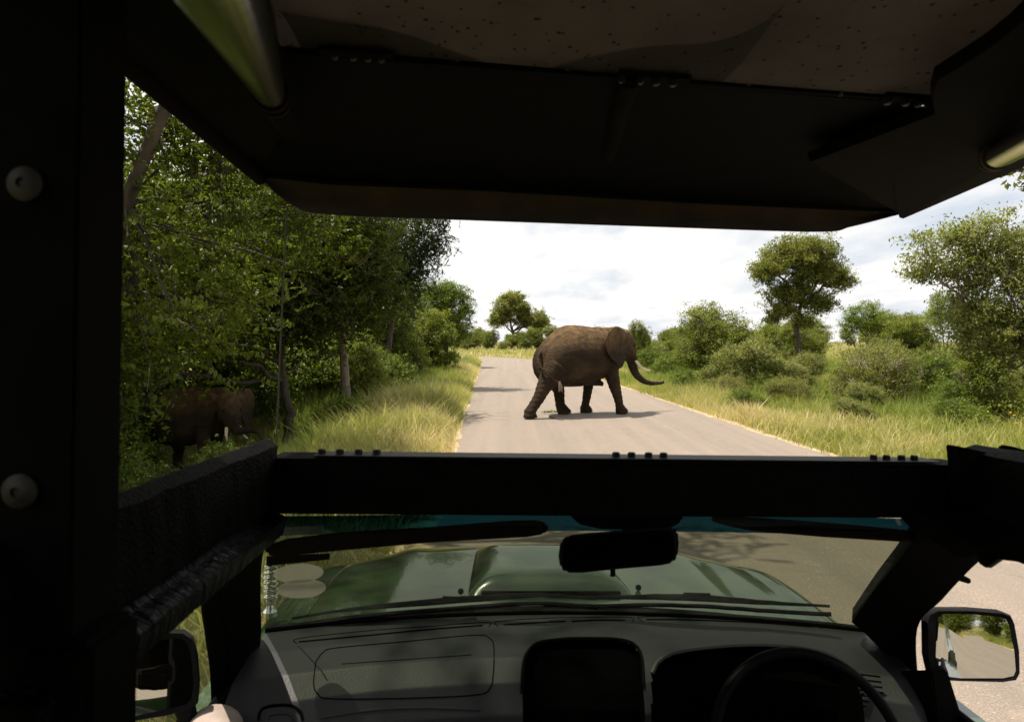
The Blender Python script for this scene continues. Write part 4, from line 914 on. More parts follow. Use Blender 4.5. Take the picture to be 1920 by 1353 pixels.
# --- canopy
fl = D(486, 330, 1.43); fr = D(1692, 398, 1.43); fm = D(1090, 360, 1.43)
zb = .385
rl = Dz(226, 98, .392); rr = Dx(1924, 309, .93)
# translucent canvas behind the hinge line
l1 = D(555, 95, .90); l2 = D(1160, 143, .90); l3 = D(1752, 190, .90)
def lerp(a, b, t): return tuple(a[i] + (b[i] - a[i]) * t for i in range(3))
b = MB(); P = []
NX, NY = 40, 30
for j in range(NY + 1):
    y = .90 - 1.9 * j / NY; row = []
    for i in range(NX + 1):
        t = i / NX; x = -.60 + 1.66 * t; tt = (x - l1[0]) / (l3[0] - l1[0]); z = l1[2] + (l3[2] - l1[2]) * tt + .028 * math.sin(min(1, max(0, t)) * math.pi) * (1 - math.exp(-j / 4)) + .006 * math.sin(x * 7 + y * 3.0) * (j > 0)
        row.append((x, y, z))
    P.append(row)
b.grid(P); vb(b, 'canopy_canvas', 'canopy', smooth=True)
# second layer of canvas doubling the front strip, with a wavy rear edge
b = MB(); P = []
wav_ = spline([(520, 20), (640, 42), (760, 62), (880, 92), (950, 110), (1010, 106), (1100, 80), (1200, 58), (1330, 42), (1420, 5), (1470, -40)], 5)
for i, (px, py) in enumerate(wav_):
    a = Dz(px, py, .405); x = a[0]; tt = (x - l1[0]) / (l3[0] - l1[0]); z = l1[2] + (l3[2] - l1[2]) * tt + .012
    P.append([(x, a[1] + (.90 - a[1]) * k / 8, a[2] + (z - a[2]) * k / 8 + .006 * math.sin(k / 8 * math.pi)) for k in range(9)])
b.grid(P); vb(b, 'canvas_patch', 'canopy', smooth=True)
# dark lined front panel
b = MB(); P = []
for i in range(31):
    t = i / 30; a = lerp(l1, l3, t); f = lerp(fl, fr, t); a = (a[0] * 1.0 - .02, a[1] + .002, a[2] - .004); row = []
    for k in range(9):
        s = k / 8; q = lerp(a, f, s); row.append((q[0], q[1], q[2] + .012 * math.sin(s * math.pi)))
    P.append(row)
b.grid(P, (0, 0, .012)); vb(b, 'front_panel', 'black', smooth=True)
# side panels between canvas and rails
b = MB(); P = []
for k in range(21):
    s = k / 20; q = lerp(fl, (rl[0], rl[1] - 1.9, rl[2]), s); ix = lerp(l1, (l1[0] + .02, l1[1] - 1.9, l1[2]), s) if s > 0 else fl
    y = q[1]; xin = -.262 if y < 1.0 else -.262 + (fl[0] + .262) * min(1, (y - 1.0) / .43)
    P.append([(q[0], y, q[2]), (q[0] + .02, y, q[2] + .004), ((q[0] + xin) / 2, y, q[2] + .006), (xin, y, q[2] + .003)])
b.grid(P, (0, 0, .012)); vb(b, 'side_panel', 'black', smooth=True)
# padded left edge
b = MB(); pts = [(fl[0] + .004, 1.425, fl[2] - .006), (rl[0] + .002, rl[1], rl[2] - .008), (rl[0], rl[1] - 1.9, rl[2] - .008)]; b.tube(pts, [.014, .016, .016], 12); vb(b, 'edge_piping', 'canvas_black', smooth=True)
# right side: wide padded side rail; inner edge traced in plan
ci = [D(1745, 192, .90), D(1743, 160, .88), D(1752, 135, .855), D(1800, 105, .80), D(1860, 62, .72), D(1925, 10, .62)]
zr = l3[2] - .012
inner = []
for px, py in ((1700, 330), (1700, 250), (1748, 200), (1744, 165), (1752, 135), (1800, 105), (1850, 72), (1890, 40), (1930, 2)):
    q = Dz(px, py, zr - .004) if py < 240 else D(px, py, 1.2 if py < 300 else 1.36); inner.append(q)
inner[0] = (fr[0] - .02, 1.42, fr[2] + .006); inner[1] = (inner[2][0] - .06, 1.10, inner[2][2])
outer = []
for k, q in enumerate(inner):
    t = min(1, max(0, (1.43 - q[1]) / (1.43 - rr[1]))); z = fr[2] + (rr[2] - fr[2]) * min(1.0, t); outer.append((fr[0] + (rr[0] - fr[0]) * t, q[1], z))
inner.append((inner[-1][0] + .05, -1.0, inner[-1][2])); outer.append((1.02, -1.0, rr[2]))
b = MB(); P = []
for a, c in zip(inner, outer):
    P.append([a, (a[0] + .004, a[1], a[2] - .010), lerp(a, c, .35)[:2] + (lerp(a, c, .35)[2] - .018,), lerp(a, c, .75)[:2] + (lerp(a, c, .75)[2] - .018,), (c[0], c[1], c[2]), (c[0] + .012, c[1], c[2] + .014), (c[0], c[1], max(c[2] + .03, a[2] + .012)), (a[0], a[1], a[2] + .006)])
b.grid(P); n8 = len(P[0])
for i in range(len(P) - 1): b.f.append((i * n8, (i + 1) * n8, (i + 1) * n8 + n8 - 1, i * n8 + n8 - 1))
b.f.append(tuple(range(n8))); vb(b, 'side_rail', 'black', smooth=True)
# front valance: curved brown canvas hanging below the front edge
b = MB(); P = []
top = [(480, 322), (520, 335), (620, 341), (900, 352), (1300, 376), (1560, 388), (1650, 393), (1700, 394)]
bot = [(482, 330), (545, 383), (620, 402), (900, 413), (1300, 427), (1540, 434), (1600, 424), (1698, 399)]
for (a, c) in zip(spline([(x, y) for x, y in top], 8), spline([(x, y) for x, y in bot], 8)):
    col = []
    for k in range(7):
        s = k / 6; px = a[0] + (c[0] - a[0]) * s; py = a[1] + (c[1] - a[1]) * s; col.append(D(px, py, 1.44 + .035 * math.sin(s * math.pi * .8) - .02 * s))
    P.append(col)
b.grid(P, (0, .006, 0)); vb(b, 'front_valance', 'canvas_dark', smooth=True)
b = MB(); b.tube([D(484, 326, 1.42), D(620, 341, 1.42), D(900, 352, 1.42), D(1300, 376, 1.42), D(1560, 388, 1.42), D(1694, 395, 1.42)], .006, 8); vb(b, 'valance_rod', 'black', smooth=True)
for px, py in ((925, 356), (1310, 379), (1490, 387), (1642, 396)):
    p = D(px, py, 1.425); b = MB(); ellipsoid(b, p, (.005, .004, .004), None, 10, 6); vb(b, 'stud', 'bolt', smooth=True)
for px, py in ((857, 113), (1064, 130), (1402, 159), (1576, 175)):
    p = D(px, py, .895); b = MB(); ellipsoid(b, p, (.0042, .004, .0042), None, 10, 6); vb(b, 'stud', 'bolt', smooth=True)
# crossbar strip along the hinge line and its bolt plates
b = MB(); b.hexa([(l1[0] - .1, .893, l1[2] - .004), (l3[0] + .01, .893, l3[2] - .004), (l3[0] + .01, .907, l3[2] - .004), (l1[0] - .1, .907, l1[2] - .004), (l1[0] - .1, .893, l1[2] + .01), (l3[0] + .01, .893, l3[2] + .01), (l3[0] + .01, .907, l3[2] + .01), (l1[0] - .1, .907, l1[2] + .01)]); vb(b, 'crossbar', 'black')
for (xa, ya, xb_, yb, bolts) in ((600, 97, 738, 106, (628, 662, 690, 715)), (1158, 143, 1292, 152, (1166, 1200, 1230, 1262)), (1655, 183, 1750, 190, (1664, 1698, 1722, 1741))):
    a = D(xa, ya, .885); c = D(xb_, yb, .885); b = MB()
    b.hexa([(a[0], .875, a[2] - .002), (c[0], .875, c[2] - .002), (c[0], .893, c[2] - .002), (a[0], .893, a[2] - .002), (a[0], .875, a[2] + .004), (c[0], .875, c[2] + .004), (c[0], .893, c[2] + .004), (a[0], .893, a[2] + .004)])
    pl = vb(b, 'hinge_plate', 'black')
    for px in bolts:
        p = D(px, ya + (yb - ya) * (px - xa) / (xb_ - xa) + 4, .882); b = MB(); b.lathe([(.0035, -.006), (.0055, -.004), (.0055, .004)], 6, Matrix.Translation(p)); vb(b, 'bolt', 'bolt_black', pl)
b = MB(); b.tube([D(1182, 152, .885), D(1160, 225, 1.05), D(1138, 300, 1.27)], [.0145, .0145, .0145], 14, flat=.7); vb(b, 'centre_brace', 'canvas_black', smooth=True)
# bright steel roll tube with black bands, left and right
ax0 = D(345, -190, .33); ax1 = D(507, 176, .86); ax2 = D(545, 235, 1.02)
b = MB(); b.tube([ax0, lerp(ax0, ax1, .5), ax1], [.036, .026, .0178], 24); rt = vb(b, 'roll_tube', 'steel', smooth=True)
for s0, s1, r in ((.99, 1.04, .0215), (1.075, 1.12, .0215)):
    b = MB(); b.tube([lerp(ax0, ax1, s0), lerp(ax0, ax1, s1)], r, 24); vb(b, 'rubber_band', 'black', rt, smooth=True)
b = MB(); b.tube([lerp(ax0, ax1, 1.0), lerp(ax0, ax1, 1.16)], .0178, 24); vb(b, 'tube_collar', 'steel', rt, smooth=True)
b = MB(); b.tube([lerp(ax0, ax1, 1.15), ax2], .0195, 20); vb(b, 'tube_sleeve', 'canvas_black', rt, smooth=True)
r0 = D(2000, 222, .72); r1 = D(1872, 292, .98)
b = MB(); b.tube([r0, r1], .0185, 20); rt = vb(b, 'roll_tube', 'steel', smooth=True)
b = MB(); b.tube([lerp(r0, r1, 1.0), lerp(r0, r1, 1.05)], .021, 20); b.tube([lerp(r0, r1, 1.1), lerp(r0, r1, 1.12)], .020, 20); vb(b, 'rubber_band', 'canvas_dark', rt, smooth=True)
b = MB(); b.tube([D(538, 388, 1.42), D(528, 600, 1.22), D(519, 812, 1.05), D(519, 828, 1.045)], [.0014] * 4, 6); vb(b, 'tie_cord', 'cord', smooth=True)

# --- windscreen and pillars
def ws_pt(u, v):
    """u -1..1 across, v 0 base .. 1 top"""
    base = (XC + .835 * u, 2.015 - .115 * u * u - .02 * abs(u) ** 3, -.735)
    topp = (XC + .565 * u, 1.075 - .03 * u * u, -.238)
    return (base[0] + (topp[0] - base[0]) * v, base[1] + (topp[1] - base[1]) * v, base[2] + (topp[2] - base[2]) * v + .035 * math.sin(v * math.pi))
b = MB(); b.grid([[ws_pt(-1 + 2 * i / 24, j / 12) for i in range(25)] for j in range(11)]); wsh = vb(b, 'windscreen', 'glass', smooth=True)
b = MB(); b.grid([[ws_pt(-1 + 2 * i / 24, .8334 + .1667 * j / 3) for i in range(25)] for j in range(4)]); vb(b, 'sun_band', 'glass_band', wsh, smooth=True)
b = MB(); b.tube([ws_pt(-1 + 2 * i / 24, -.004) for i in range(25)], .010, 8); vb(b, 'glass_seal', 'dash_black', wsh, smooth=True)
def pillar(side):
    # inner edge follows the glass; outer edge lies outboard and towards the cabin
    b = MB(); P = []
    for j in range(15):
        v = j / 14; g = Vector(ws_pt(side * .985, v)); wdt = .17 - .07 * v
        g2 = g + Vector((side * .035, -.012, 0)); g3 = g + Vector((side * wdt * .72, -.075 - .02 * (1 - v), -.01)); g4 = g + Vector((side * wdt, -.03, .01)); g5 = g + Vector((side * wdt * .8, .05, .02)); g6 = g + Vector((side * .01, .02, .015))
        P.append([tuple(g), tuple(g2), tuple(g + Vector((side * .06, -.05, -.01))), tuple(g3), tuple(g4), tuple(g5), tuple(g6)])
    b.grid(P); m = 7
    for j in range(14): b.f.append((j * m, (j + 1) * m, (j + 1) * m + 6, j * m + 6))
    return vb(b, 'windscreen_pillar', 'trim', smooth=True)
def pillar_from(inn, outr, side):
    b = MB(); P = []
    for a, c in zip(spline(inn, 5), spline(outr, 5)):
        a = Vector(a); c = Vector(c); s = side
        P.append([tuple(a), tuple(a.lerp(c, .12) + Vector((0, -.014, .004))), tuple(a.lerp(c, .45) + Vector((-.012 * s, -.022, .012))), tuple(a.lerp(c, .62) + Vector((.0, -.012, 0))), tuple(a.lerp(c, .66) + Vector((.0, -.002, 0))), tuple(a.lerp(c, .93) + Vector((0, -.010, 0))), tuple(c), tuple(c + Vector((.02 * s, .06, .01))), tuple(a + Vector((.03 * s, .05, .02)))])
    b.grid(P); m = 9
    for j in range(len(P) - 1): b.f.append((j * m, (j + 1) * m, (j + 1) * m + 8, j * m + 8))
    vb(b, 'windscreen_pillar', 'trim', smooth=True)
pillar_from([D(1597, 1166, 1.80), D(1640, 1105, 1.58), D(1680, 1056, 1.35), D(1712, 1014, 1.16), D(1745, 980, 1.05)],
            [D(1722, 1290, 1.74), D(1720, 1178, 1.62), D(1766, 1124, 1.42), D(1816, 1070, 1.22), D(1862, 1030, 1.06)], 1)
pillar_from([D(470, 1330, 1.72), D(489, 1198, 1.80), D(489, 1120, 1.62), D(492, 1045, 1.36), D(512, 985, 1.14)],
            [D(398, 1420, 1.66), D(394, 1270, 1.62), D(384, 1190, 1.50), D(378, 1120, 1.36), D(420, 1030, 1.12)], -1)
b = MB(); b.slab([D(1690, 958, 1.0), D(1935, 960, 1.0), D(1935, 1050, 1.0), D(1868, 1034, 1.0), D(1800, 1046, 1.0), D(1730, 1000, 1.0)], (0, 1, 0), .03); vb(b, 'corner_gusset', 'black', bevel=.004)
# --- dashboard
def brow(x):   # 1 where the instrument binnacle is
    return 1 / (1 + math.exp(-(x - .47) * 26)) * (1 / (1 + math.exp((x - .94) * 30)))
def dash_pt(x, s):
    """s 0 at the glass .. 1 at the knee"""
    u = (x - XC) / .835; yb = ws_pt(max(-1, min(1, u)), 0)[1] + .004; k = brow(x); c = math.exp(-((x - .34) / .155) ** 4)
    prof = [(0, -.742), (.14, -.745), (.25, -.762), (.31, -.80), (.345, -.86), (.36, -.95), (.37, -1.06), (.38, -1.25)]
    t = s * (len(prof) - 1); i = min(int(t), len(prof) - 2); f = t - i
    dy = prof[i][0] + (prof[i + 1][0] - prof[i][0]) * f; z = prof[i][1] + (prof[i + 1][1] - prof[i][1]) * f
    inset = max(0, s - .36) * .28 * k
    y = yb - dy + inset - c * .025 * smoothstep(.3, .5, s) - .03 * (abs(u) ** 4) * s
    return (x, y, z - .006 * k * s + .012 * c * (1 - s) * (s > .1))
WM = VM.transposed()
def PX(p):
    w = WM @ Vector(p); w.rotate(Matrix.Rotation(PITCH, 3, 'X')); return CX + FPX * w.x / w.y, CY - FPX * w.z / w.y
def inside(pt, poly):
    x, y = pt; c = False; n = len(poly)
    for i in range(n):
        (x1, y1), (x2, y2) = poly[i], poly[i - 1]
        if (y1 > y) != (y2 > y) and x < (x2 - x1) * (y - y1) / (y2 - y1) + x1: c = not c
    return c
HOLE1 = [(980, 1420), (979, 1300), (981, 1252), (988, 1224), (1008, 1205), (1050, 1198), (1100, 1196), (1160, 1198), (1190, 1208), (1203, 1232), (1207, 1290), (1210, 1420)]
HOLE2 = [(1222, 1420), (1222, 1262), (1236, 1238), (1270, 1222), (1340, 1212), (1420, 1208), (1500, 1213), (1560, 1228), (1600, 1256), (1618, 1300), (1626, 1420)]
NXD, NSD = 300, 120
DG = [[dash_pt(XC - .83 + 1.66 * i / NXD, j / NSD) for j in range(NSD + 1)] for i in range(NXD + 1)]
def dash_mesh():
    b = MB(); V = [q for r in DG for q in r]; F = []; cut = {1: [], 2: []}; c = NSD + 1
    for i in range(NXD):
        for j in range(NSD):
            f = (i * c + j, i * c + j + 1, (i + 1) * c + j + 1, (i + 1) * c + j)
            m_ = [sum(V[k][a] for k in f) / 4 for a in range(3)]; p = PX(m_); h = 1 if inside(p, HOLE1) else 2 if inside(p, HOLE2) else 0
            (cut[h] if h else F).append(f)
    b.add(V, F); d = vb(b, 'dashboard', 'dash', smooth=True)
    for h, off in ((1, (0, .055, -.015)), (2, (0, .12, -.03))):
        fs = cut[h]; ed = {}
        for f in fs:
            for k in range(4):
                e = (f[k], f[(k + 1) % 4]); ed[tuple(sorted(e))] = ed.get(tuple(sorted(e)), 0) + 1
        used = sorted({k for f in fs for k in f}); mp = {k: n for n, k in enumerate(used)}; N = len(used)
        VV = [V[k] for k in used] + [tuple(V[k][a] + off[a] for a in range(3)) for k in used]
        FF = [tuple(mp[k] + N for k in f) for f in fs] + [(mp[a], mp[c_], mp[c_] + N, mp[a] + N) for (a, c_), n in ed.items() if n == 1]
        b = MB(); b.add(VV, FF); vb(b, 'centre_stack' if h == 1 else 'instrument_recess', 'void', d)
    return d
dash = dash_mesh()
# photo position of every dashboard grid point, to lay seams and slots on the surface
_gp = np.array([[PX(q) for q in r] for r in DG]); _gd = np.array([[q[1] for q in r] for r in DG])
def on_dash(px, py, lift=.0):
    d2 = (_gp[..., 0] - px) ** 2 + (_gp[..., 1] - py) ** 2; ok_ = d2 < 40
    k = np.argmin(np.where(ok_, d2 + 400 * (_gd - _gd[ok_].min() > .06), 1e9)) if ok_.any() else np.argmin(d2)
    i, j = np.unravel_index(k, d2.shape); X_ = XC - .83 + 1.66 * i / NXD; S_ = j / NSD
    for _ in range(5):
        f0 = PX(dash_pt(X_, S_)); fx = PX(dash_pt(X_ + 1e-4, S_)); fs = PX(dash_pt(X_, S_ + 1e-4))
        a, b_, c_, d_ = (fx[0] - f0[0]) / 1e-4, (fs[0] - f0[0]) / 1e-4, (fx[1] - f0[1]) / 1e-4, (fs[1] - f0[1]) / 1e-4
        det = a * d_ - b_ * c_
        if abs(det) < 1e-3: break
        rx, ry = px - f0[0], py - f0[1]
        X_ += max(-.02, min(.02, (d_ * rx - b_ * ry) / det)); S_ = max(0.0, min(.995, S_ + max(-.03, min(.03, (-c_ * rx + a * ry) / det))))
    q = Vector(dash_pt(X_, S_)); return tuple(q - q.normalized() * lift)
def dash_line(pts, r, name, mat='dash_black', closed=False, lift=.0004, m=6, parent=dash):
    S = spline(pts, m) if m > 1 else pts
    b = MB(); b.tube([on_dash(p[0], p[1], lift) for p in S], r, 6, closed=closed); return vb(b, name, mat, parent, smooth=True)
# demister slots along the top
dash_line([(560, 1203), (700, 1190), (800, 1180), (905, 1172)], .0028, 'demister_slot')
dash_line([(556, 1206), (562, 1196), (700, 1181), (800, 1174), (912, 1166), (917, 1174)], .0014, 'slot_rim')
dash_line([(944, 1171), (1000, 1167), (1060, 1164)], .0024, 'demister_slot'); dash_line([(1072, 1164), (1120, 1162), (1172, 1162)], .0024, 'demister_slot')
dash_line([(934, 1174), (936, 1164), (1060, 1157), (1178, 1157), (1186, 1164)], .0014, 'slot_rim')
dash_line([(1212, 1161), (1300, 1162), (1420, 1167), (1522, 1175)], .0028, 'demister_slot')
dash_line([(1204, 1164), (1202, 1156), (1300, 1156), (1420, 1161), (1525, 1169), (1540, 1178)], .0014, 'slot_rim')
# passenger airbag cover
ab = [(592, 1240), (606, 1222), (630, 1214), (760, 1202), (890, 1190), (918, 1196), (926, 1212), (925, 1262), (918, 1290), (890, 1302), (760, 1308), (622, 1309), (596, 1300), (588, 1280)]
dash_line(ab + [ab[0]], .0016, 'airbag_seam'); dash_line([(640, 1244), (740, 1237), (884, 1227)], .0011, 'airbag_split')
# lower shelf moulding and side vent
dash_line([(600, 1345), (700, 1330), (800, 1326), (900, 1330)], .003, 'shelf_edge', 'dash')
dash_line([(484, 1350), (490, 1330), (512, 1322), (545, 1322), (562, 1332), (568, 1350)], .004, 'vent_bezel', 'dash_black')
dash_line([(500, 1352), (506, 1340), (540, 1338), (552, 1350)], .003, 'vent_bezel', 'dash')
# moulded rim round the centre stack, soft brow over the instruments
dash_line(HOLE1[1:-1], .0045, 'centre_rim', 'dash_black', lift=.002, m=5)
dash_line(HOLE2[1:-1], .006, 'instrument_brow', 'dash', lift=-.002, m=5)
# end-of-dash vent
b = MB()
for k in range(7): a = D(1600 + k * 2, 1262 + k * 10, 1.62); c = D(1650 + k * 2, 1268 + k * 10, 1.62); b.tube([a, c], .0022, 6)
vb(b, 'vent_louvres', 'dash_black', dash)
# steering wheel
wc = Vector(D(1522, 1418, 1.28)); ax = Vector((0, -.86, .50)).normalized(); e1 = Vector((1, 0, 0)); e2 = ax.cross(e1).normalized()
RW = .185
b = MB(); b.tube([wc + e1 * math.cos(a) * RW + e2 * math.sin(a) * RW for a in [2 * math.pi * k / 64 for k in range(64)]], .0108, 14, closed=True); sw = vb(b, 'steering_wheel', 'wheel_leather', smooth=True)
b = MB(); ellipsoid(b, wc - ax * .03, (.062, .055, .035), None, 20, 10); vb(b, 'hub', 'wheel_leather', sw, smooth=True)
for a in (rad(15), rad(165), rad(250), rad(290)):
    b = MB(); o_ = wc + e1 * math.cos(a) * RW + e2 * math.sin(a) * RW; b.tube([wc - ax * .03, (wc - ax * .02).lerp(o_, .5), o_], [.024, .015, .012], 10, flat=.5); vb(b, 'spoke', 'wheel_leather', sw, smooth=True)
b = MB(); b.tube([wc - ax * .04, wc - ax * .33], .035, 14); vb(b, 'steering_column', 'dash_black', smooth=True)
b = MB(); b.tube([wc - ax * .10, wc - ax * .10 + e1 * .17 + e2 * .03], [.008, .011], 10); vb(b, 'indicator_stalk', 'dash_black', smooth=True)

# --- sun visors, inside mirror
def visor(pts_top, pts_bot, d0, d1, name):
    b = MB(); out = [D(x, y, d0 + (d1 - d0) * (k / (len(pts_top) - 1))) for k, (x, y) in enumerate(pts_top)] + [D(x, y, d0 + (d1 - d0) * (1 - k / (len(pts_bot) - 1))) for k, (x, y) in enumerate(pts_bot)]
    b.slab(out, (0, .6, -.25), .018); return vb(b, name, 'visor', smooth=True, bevel=.004)
visor([(494, 1022), (540, 1008), (640, 996), (800, 987), (950, 975), (1005, 973), (1026, 979)], [(1031, 989), (1020, 999), (990, 1004), (800, 1015), (640, 1029), (520, 1041), (498, 1038)], 1.17, 1.20, 'sun_visor')
visor([(1334, 968), (1350, 965), (1400, 968), (1500, 974), (1600, 982), (1750, 997), (1868, 1006)], [(1872, 1016), (1850, 1021), (1700, 1013), (1550, 1004), (1420, 993), (1372, 984), (1342, 975)], 1.20, 1.14, 'sun_visor')
b = MB(); mo = [(1072, 962), (1282, 962), (1280, 978), (1262, 988), (1200, 993), (1130, 992), (1090, 984), (1076, 974)]
b.slab([D(x, y, 1.10) for x, y in mo], (0, 1, -.1), .06); vb(b, 'mirror_mount', 'dash_black', smooth=True, bevel=.004)
mo = [(1046, 1042), (1050, 1014), (1062, 1005), (1100, 1001), (1180, 995), (1240, 990), (1262, 990), (1270, 998), (1272, 1020), (1270, 1044), (1262, 1055), (1240, 1060), (1160, 1067), (1090, 1074), (1060, 1074), (1049, 1064)]
mn = Vector((-.34, -1, .12)).normalized()
b = MB(); b.slab([D(x, y, 1.03) for x, y in mo], tuple(-mn), .022); rv = vb(b, 'inside_mirror', 'mirror_case', smooth=True, bevel=.004)
b = MB(); cc0 = Vector(D(1159, 1032, 1.03)); b.add([tuple(cc0.lerp(Vector(D(x, y, 1.03)), .93) + Vector((0, -.0012, 0))) for x, y in mo], [tuple(range(len(mo)))]); vb(b, 'mirror_glass', 'mirror_dark', rv)
b = MB(); b.tube([D(1180, 985, 1.10), D(1165, 1020, 1.06)], .008, 8); b.lathe([(.004, -.006), (.004, .006)], 8, Matrix.Translation(D(1149, 1072, 1.03))); vb(b, 'mirror_arm', 'dash_black', rv, smooth=True)

# --- bonnet, scoop, wings, nose
def hood_z(x, y):
    u = abs(x - XC) / .86; return -.770 + .018 * math.sin(min(1, max(0, (y - 2.0) / .9)) * 1.9) - .05 * u ** 2.6 - .16 * max(0, (y - 2.72)) ** 1.5 * 2.2 + .012 * math.exp(-((u - .62) / .07) ** 2) - .03 * max(0, u - .85) * 8 * .3
def hood_half(y): return .80 - .02 * (y - 2) - .10 * max(0, y - 2.55) ** 1.4 * 1.6
b = MB(); P = []
for i in range(49):
    y = 2.02 + (3.02 - 2.02) * i / 48; w = hood_half(y); P.append([(XC + w * (-1 + 2 * j / 56), y + .02 * (1 - (-1 + 2 * j / 56) ** 2) - (.11 * (-1 + 2 * j / 56) ** 2) * (1 - i / 48) - .13 * (i / 48) * abs(-1 + 2 * j / 56) ** 3, hood_z(XC + w * (-1 + 2 * j / 56), y)) for j in range(57)])
b.grid(P, (0, 0, -.012)); hood = vb(b, 'bonnet', 'paint', smooth=True)
# wings (fenders) outside the shut line
for s in (-1, 1):
    b = MB(); P = []
    for i in range(33):
        y = 1.72 + 1.42 * i / 32; w = hood_half(max(2.02, y)); Lr = []
        y2 = y - .13 * (max(0, y - 2.02) / 1.0) 
        for j in range(11):
            t = j / 10; x = w + .006 + .165 * math.sin(t * math.pi / 2); z = hood_z(XC + w, max(y, 2.0)) - .004 - .10 * t ** 2.2 - .38 * max(0, t - .8) * 3
            Lr.append((XC + s * x, y2 - .10 * t * max(0, (y - 2.6)), z))
        P.append(Lr)
    b.grid(P); vb(b, 'wing', 'paint', smooth=True)
# shut line gap and raised crease
sc_o = []
def scoop_z(u, v): return 0.058 * (1 - abs(u) ** 6) * (1 - abs(v) ** 8 if v < 0 else (1 - v ** 2.2)) 
b = MB(); P = []
for i in range(29):
    v = -1 + 2 * i / 28; 
    row = []
    for j in range(33):
        u = -1 + 2 * j / 32; y = 2.50 + v * .27; x = .235 + u * (.265 - .012 * v); row.append((x, y, hood_z(x, y) - .004 + max(0, 0.060 * (1 - abs(u) ** 7) * ((1 - abs(v) ** 9) if v < 0 else (1 - v ** 3) ** .8))))
    P.append(row)
b.grid(P); vb(b, 'bonnet_scoop', 'paint', hood, smooth=True)
b = MB(); b.box((.235, 2.232, hood_z(.235, 2.232) + .008), (.46, .012, .012)); vb(b, 'scoop_lip', 'dash_black', hood, bevel=.003)
for px, py in ((864, 1108), (1197, 1101)):
    p = Dz(px, py, -.752); b = MB(); ellipsoid(b, p, (.010, .012, .010), None, 12, 8); vb(b, 'washer_nozzle', 'dash_black', hood, smooth=True)
# scuttle panel with grille in front of the glass
b = MB(); b.grid([[(XC + .80 * (-1 + 2 * i / 40), ws_pt(-1 + 2 * i / 40, 0)[1] + .012 + .085 * j / 4, -.752 - .012 * math.sin(j / 4 * 3.14) - .02 * abs(-1 + 2 * i / 40) ** 3) for i in range(41)] for j in range(5)], (0, 0, -.01)); cw = vb(b, 'scuttle_panel', 'dash_black', smooth=True)
b = MB()
for k in range(34):
    u = -.62 + k * .018; x = XC + .80 * u; y = ws_pt(u, 0)[1] + .045; b.box((x, y, -.749), (.006, .035, .004), Matrix.Rotation(-.25, 3, 'Z'))
vb(b, 'scuttle_grille', 'trim', cw)
# wipers
for pts, bl in (([(1120, 1138), (1010, 1131), (900, 1137), (760, 1148), (640, 1160), (545, 1176)], None), ([(1560, 1152), (1450, 1146), (1340, 1138), (1230, 1134), (1120, 1136), (1020, 1133)], None)):
    S = spline([D(x, y, 0)[:2] if False else (x, y) for x, y in pts], 4)
    def wsurf(px, py, off=.012):
        v = VM @ wray(px, py); best = None
        for k in range(220):
            vv = -.06 + .9 * k / 219; t = 1.95
            for _ in range(5):
                x = v.x * t; u = (x - XC) / (.835 - .27 * vv); q = ws_pt(u, vv); t = q[1] / v.y
            e = abs(v.z * t - q[2]); 
            if best is None or e < best[0]: best = (e, q)
        q = best[1]; return (q[0], q[1] + off * .6, q[2] + off)
    b = MB(); b.tube([wsurf(p[0], p[1], .020) for p in S], [.005 + .008 * math.sin(math.pi * min(1, k / (len(S) - 1) * 1.1)) ** 2 for k in range(len(S))], 6, flat=.7); wp = vb(b, 'wiper', 'dash_black', smooth=True)
    b = MB(); b.tube([wsurf(p[0], p[1] + 4, .006) for p in S], .006, 6); vb(b, 'wiper_blade', 'dash_black', wp, smooth=True)
    m_ = S[len(S) // 2]; b = MB(); b.tube([wsurf(m_[0], m_[1], .026), wsurf(m_[0] + 50, m_[1] + 1, .026)], .011, 8, flat=.6); vb(b, 'wiper_bridge', 'dash_black', wp, smooth=True)
# pale translucent ovals and a sticker on the glass
for (px, py, w, h) in ((560, 1072, 47, 18), (566, 1101, 46, 18)):
    b = MB(); pts = []
    for k in range(28):
        a = 2 * math.pi * k / 28; pts.append(wsurf(px + w * math.cos(a), py + h * math.sin(a) - w * math.cos(a) * .06, -.002))
    b.add(pts, [tuple(range(28))]); vb(b, 'pale_oval', 'oval_film', wsh)
b = MB(); b.add([wsurf(x, y, -.002) for x, y in ((500, 1040), (619, 1034), (618, 1046), (500, 1058))], [(0, 1, 2, 3)]); vb(b, 'glass_sticker', 'visor', wsh)
b = MB(); b.tube([wsurf(562, 1119, .012), wsurf(536, 1152, .012)], .0016, 6); vb(b, 'thin_rod', 'cord', smooth=True)
# radio aerial spring on the left wing
ab0 = Vector(Dz(506, 1148, -.79)); b = MB(); b.lathe([(.022, -.80), (.022, -.785), (.013, -.775), (.010, -.765), (.014, -.760), (.014, -.748)], 18, Matrix.Translation((ab0.x, ab0.y, 0))); an = vb(b, 'aerial_base', 'chrome', smooth=True)
b = MB(); pts = [(ab0.x + .0205 * math.cos(t), ab0.y + .0205 * math.sin(t), -.748 + t * .00245) for t in [k * .42 for k in range(104)]]; b.tube(pts, .0022, 6); vb(b, 'aerial_spring', 'chrome', an, smooth=True)
b = MB(); b.tube([(ab0.x, ab0.y, -.650), (ab0.x, ab0.y, -.625)], .006, 8); vb(b, 'aerial_ferrule', 'black', an, smooth=True)

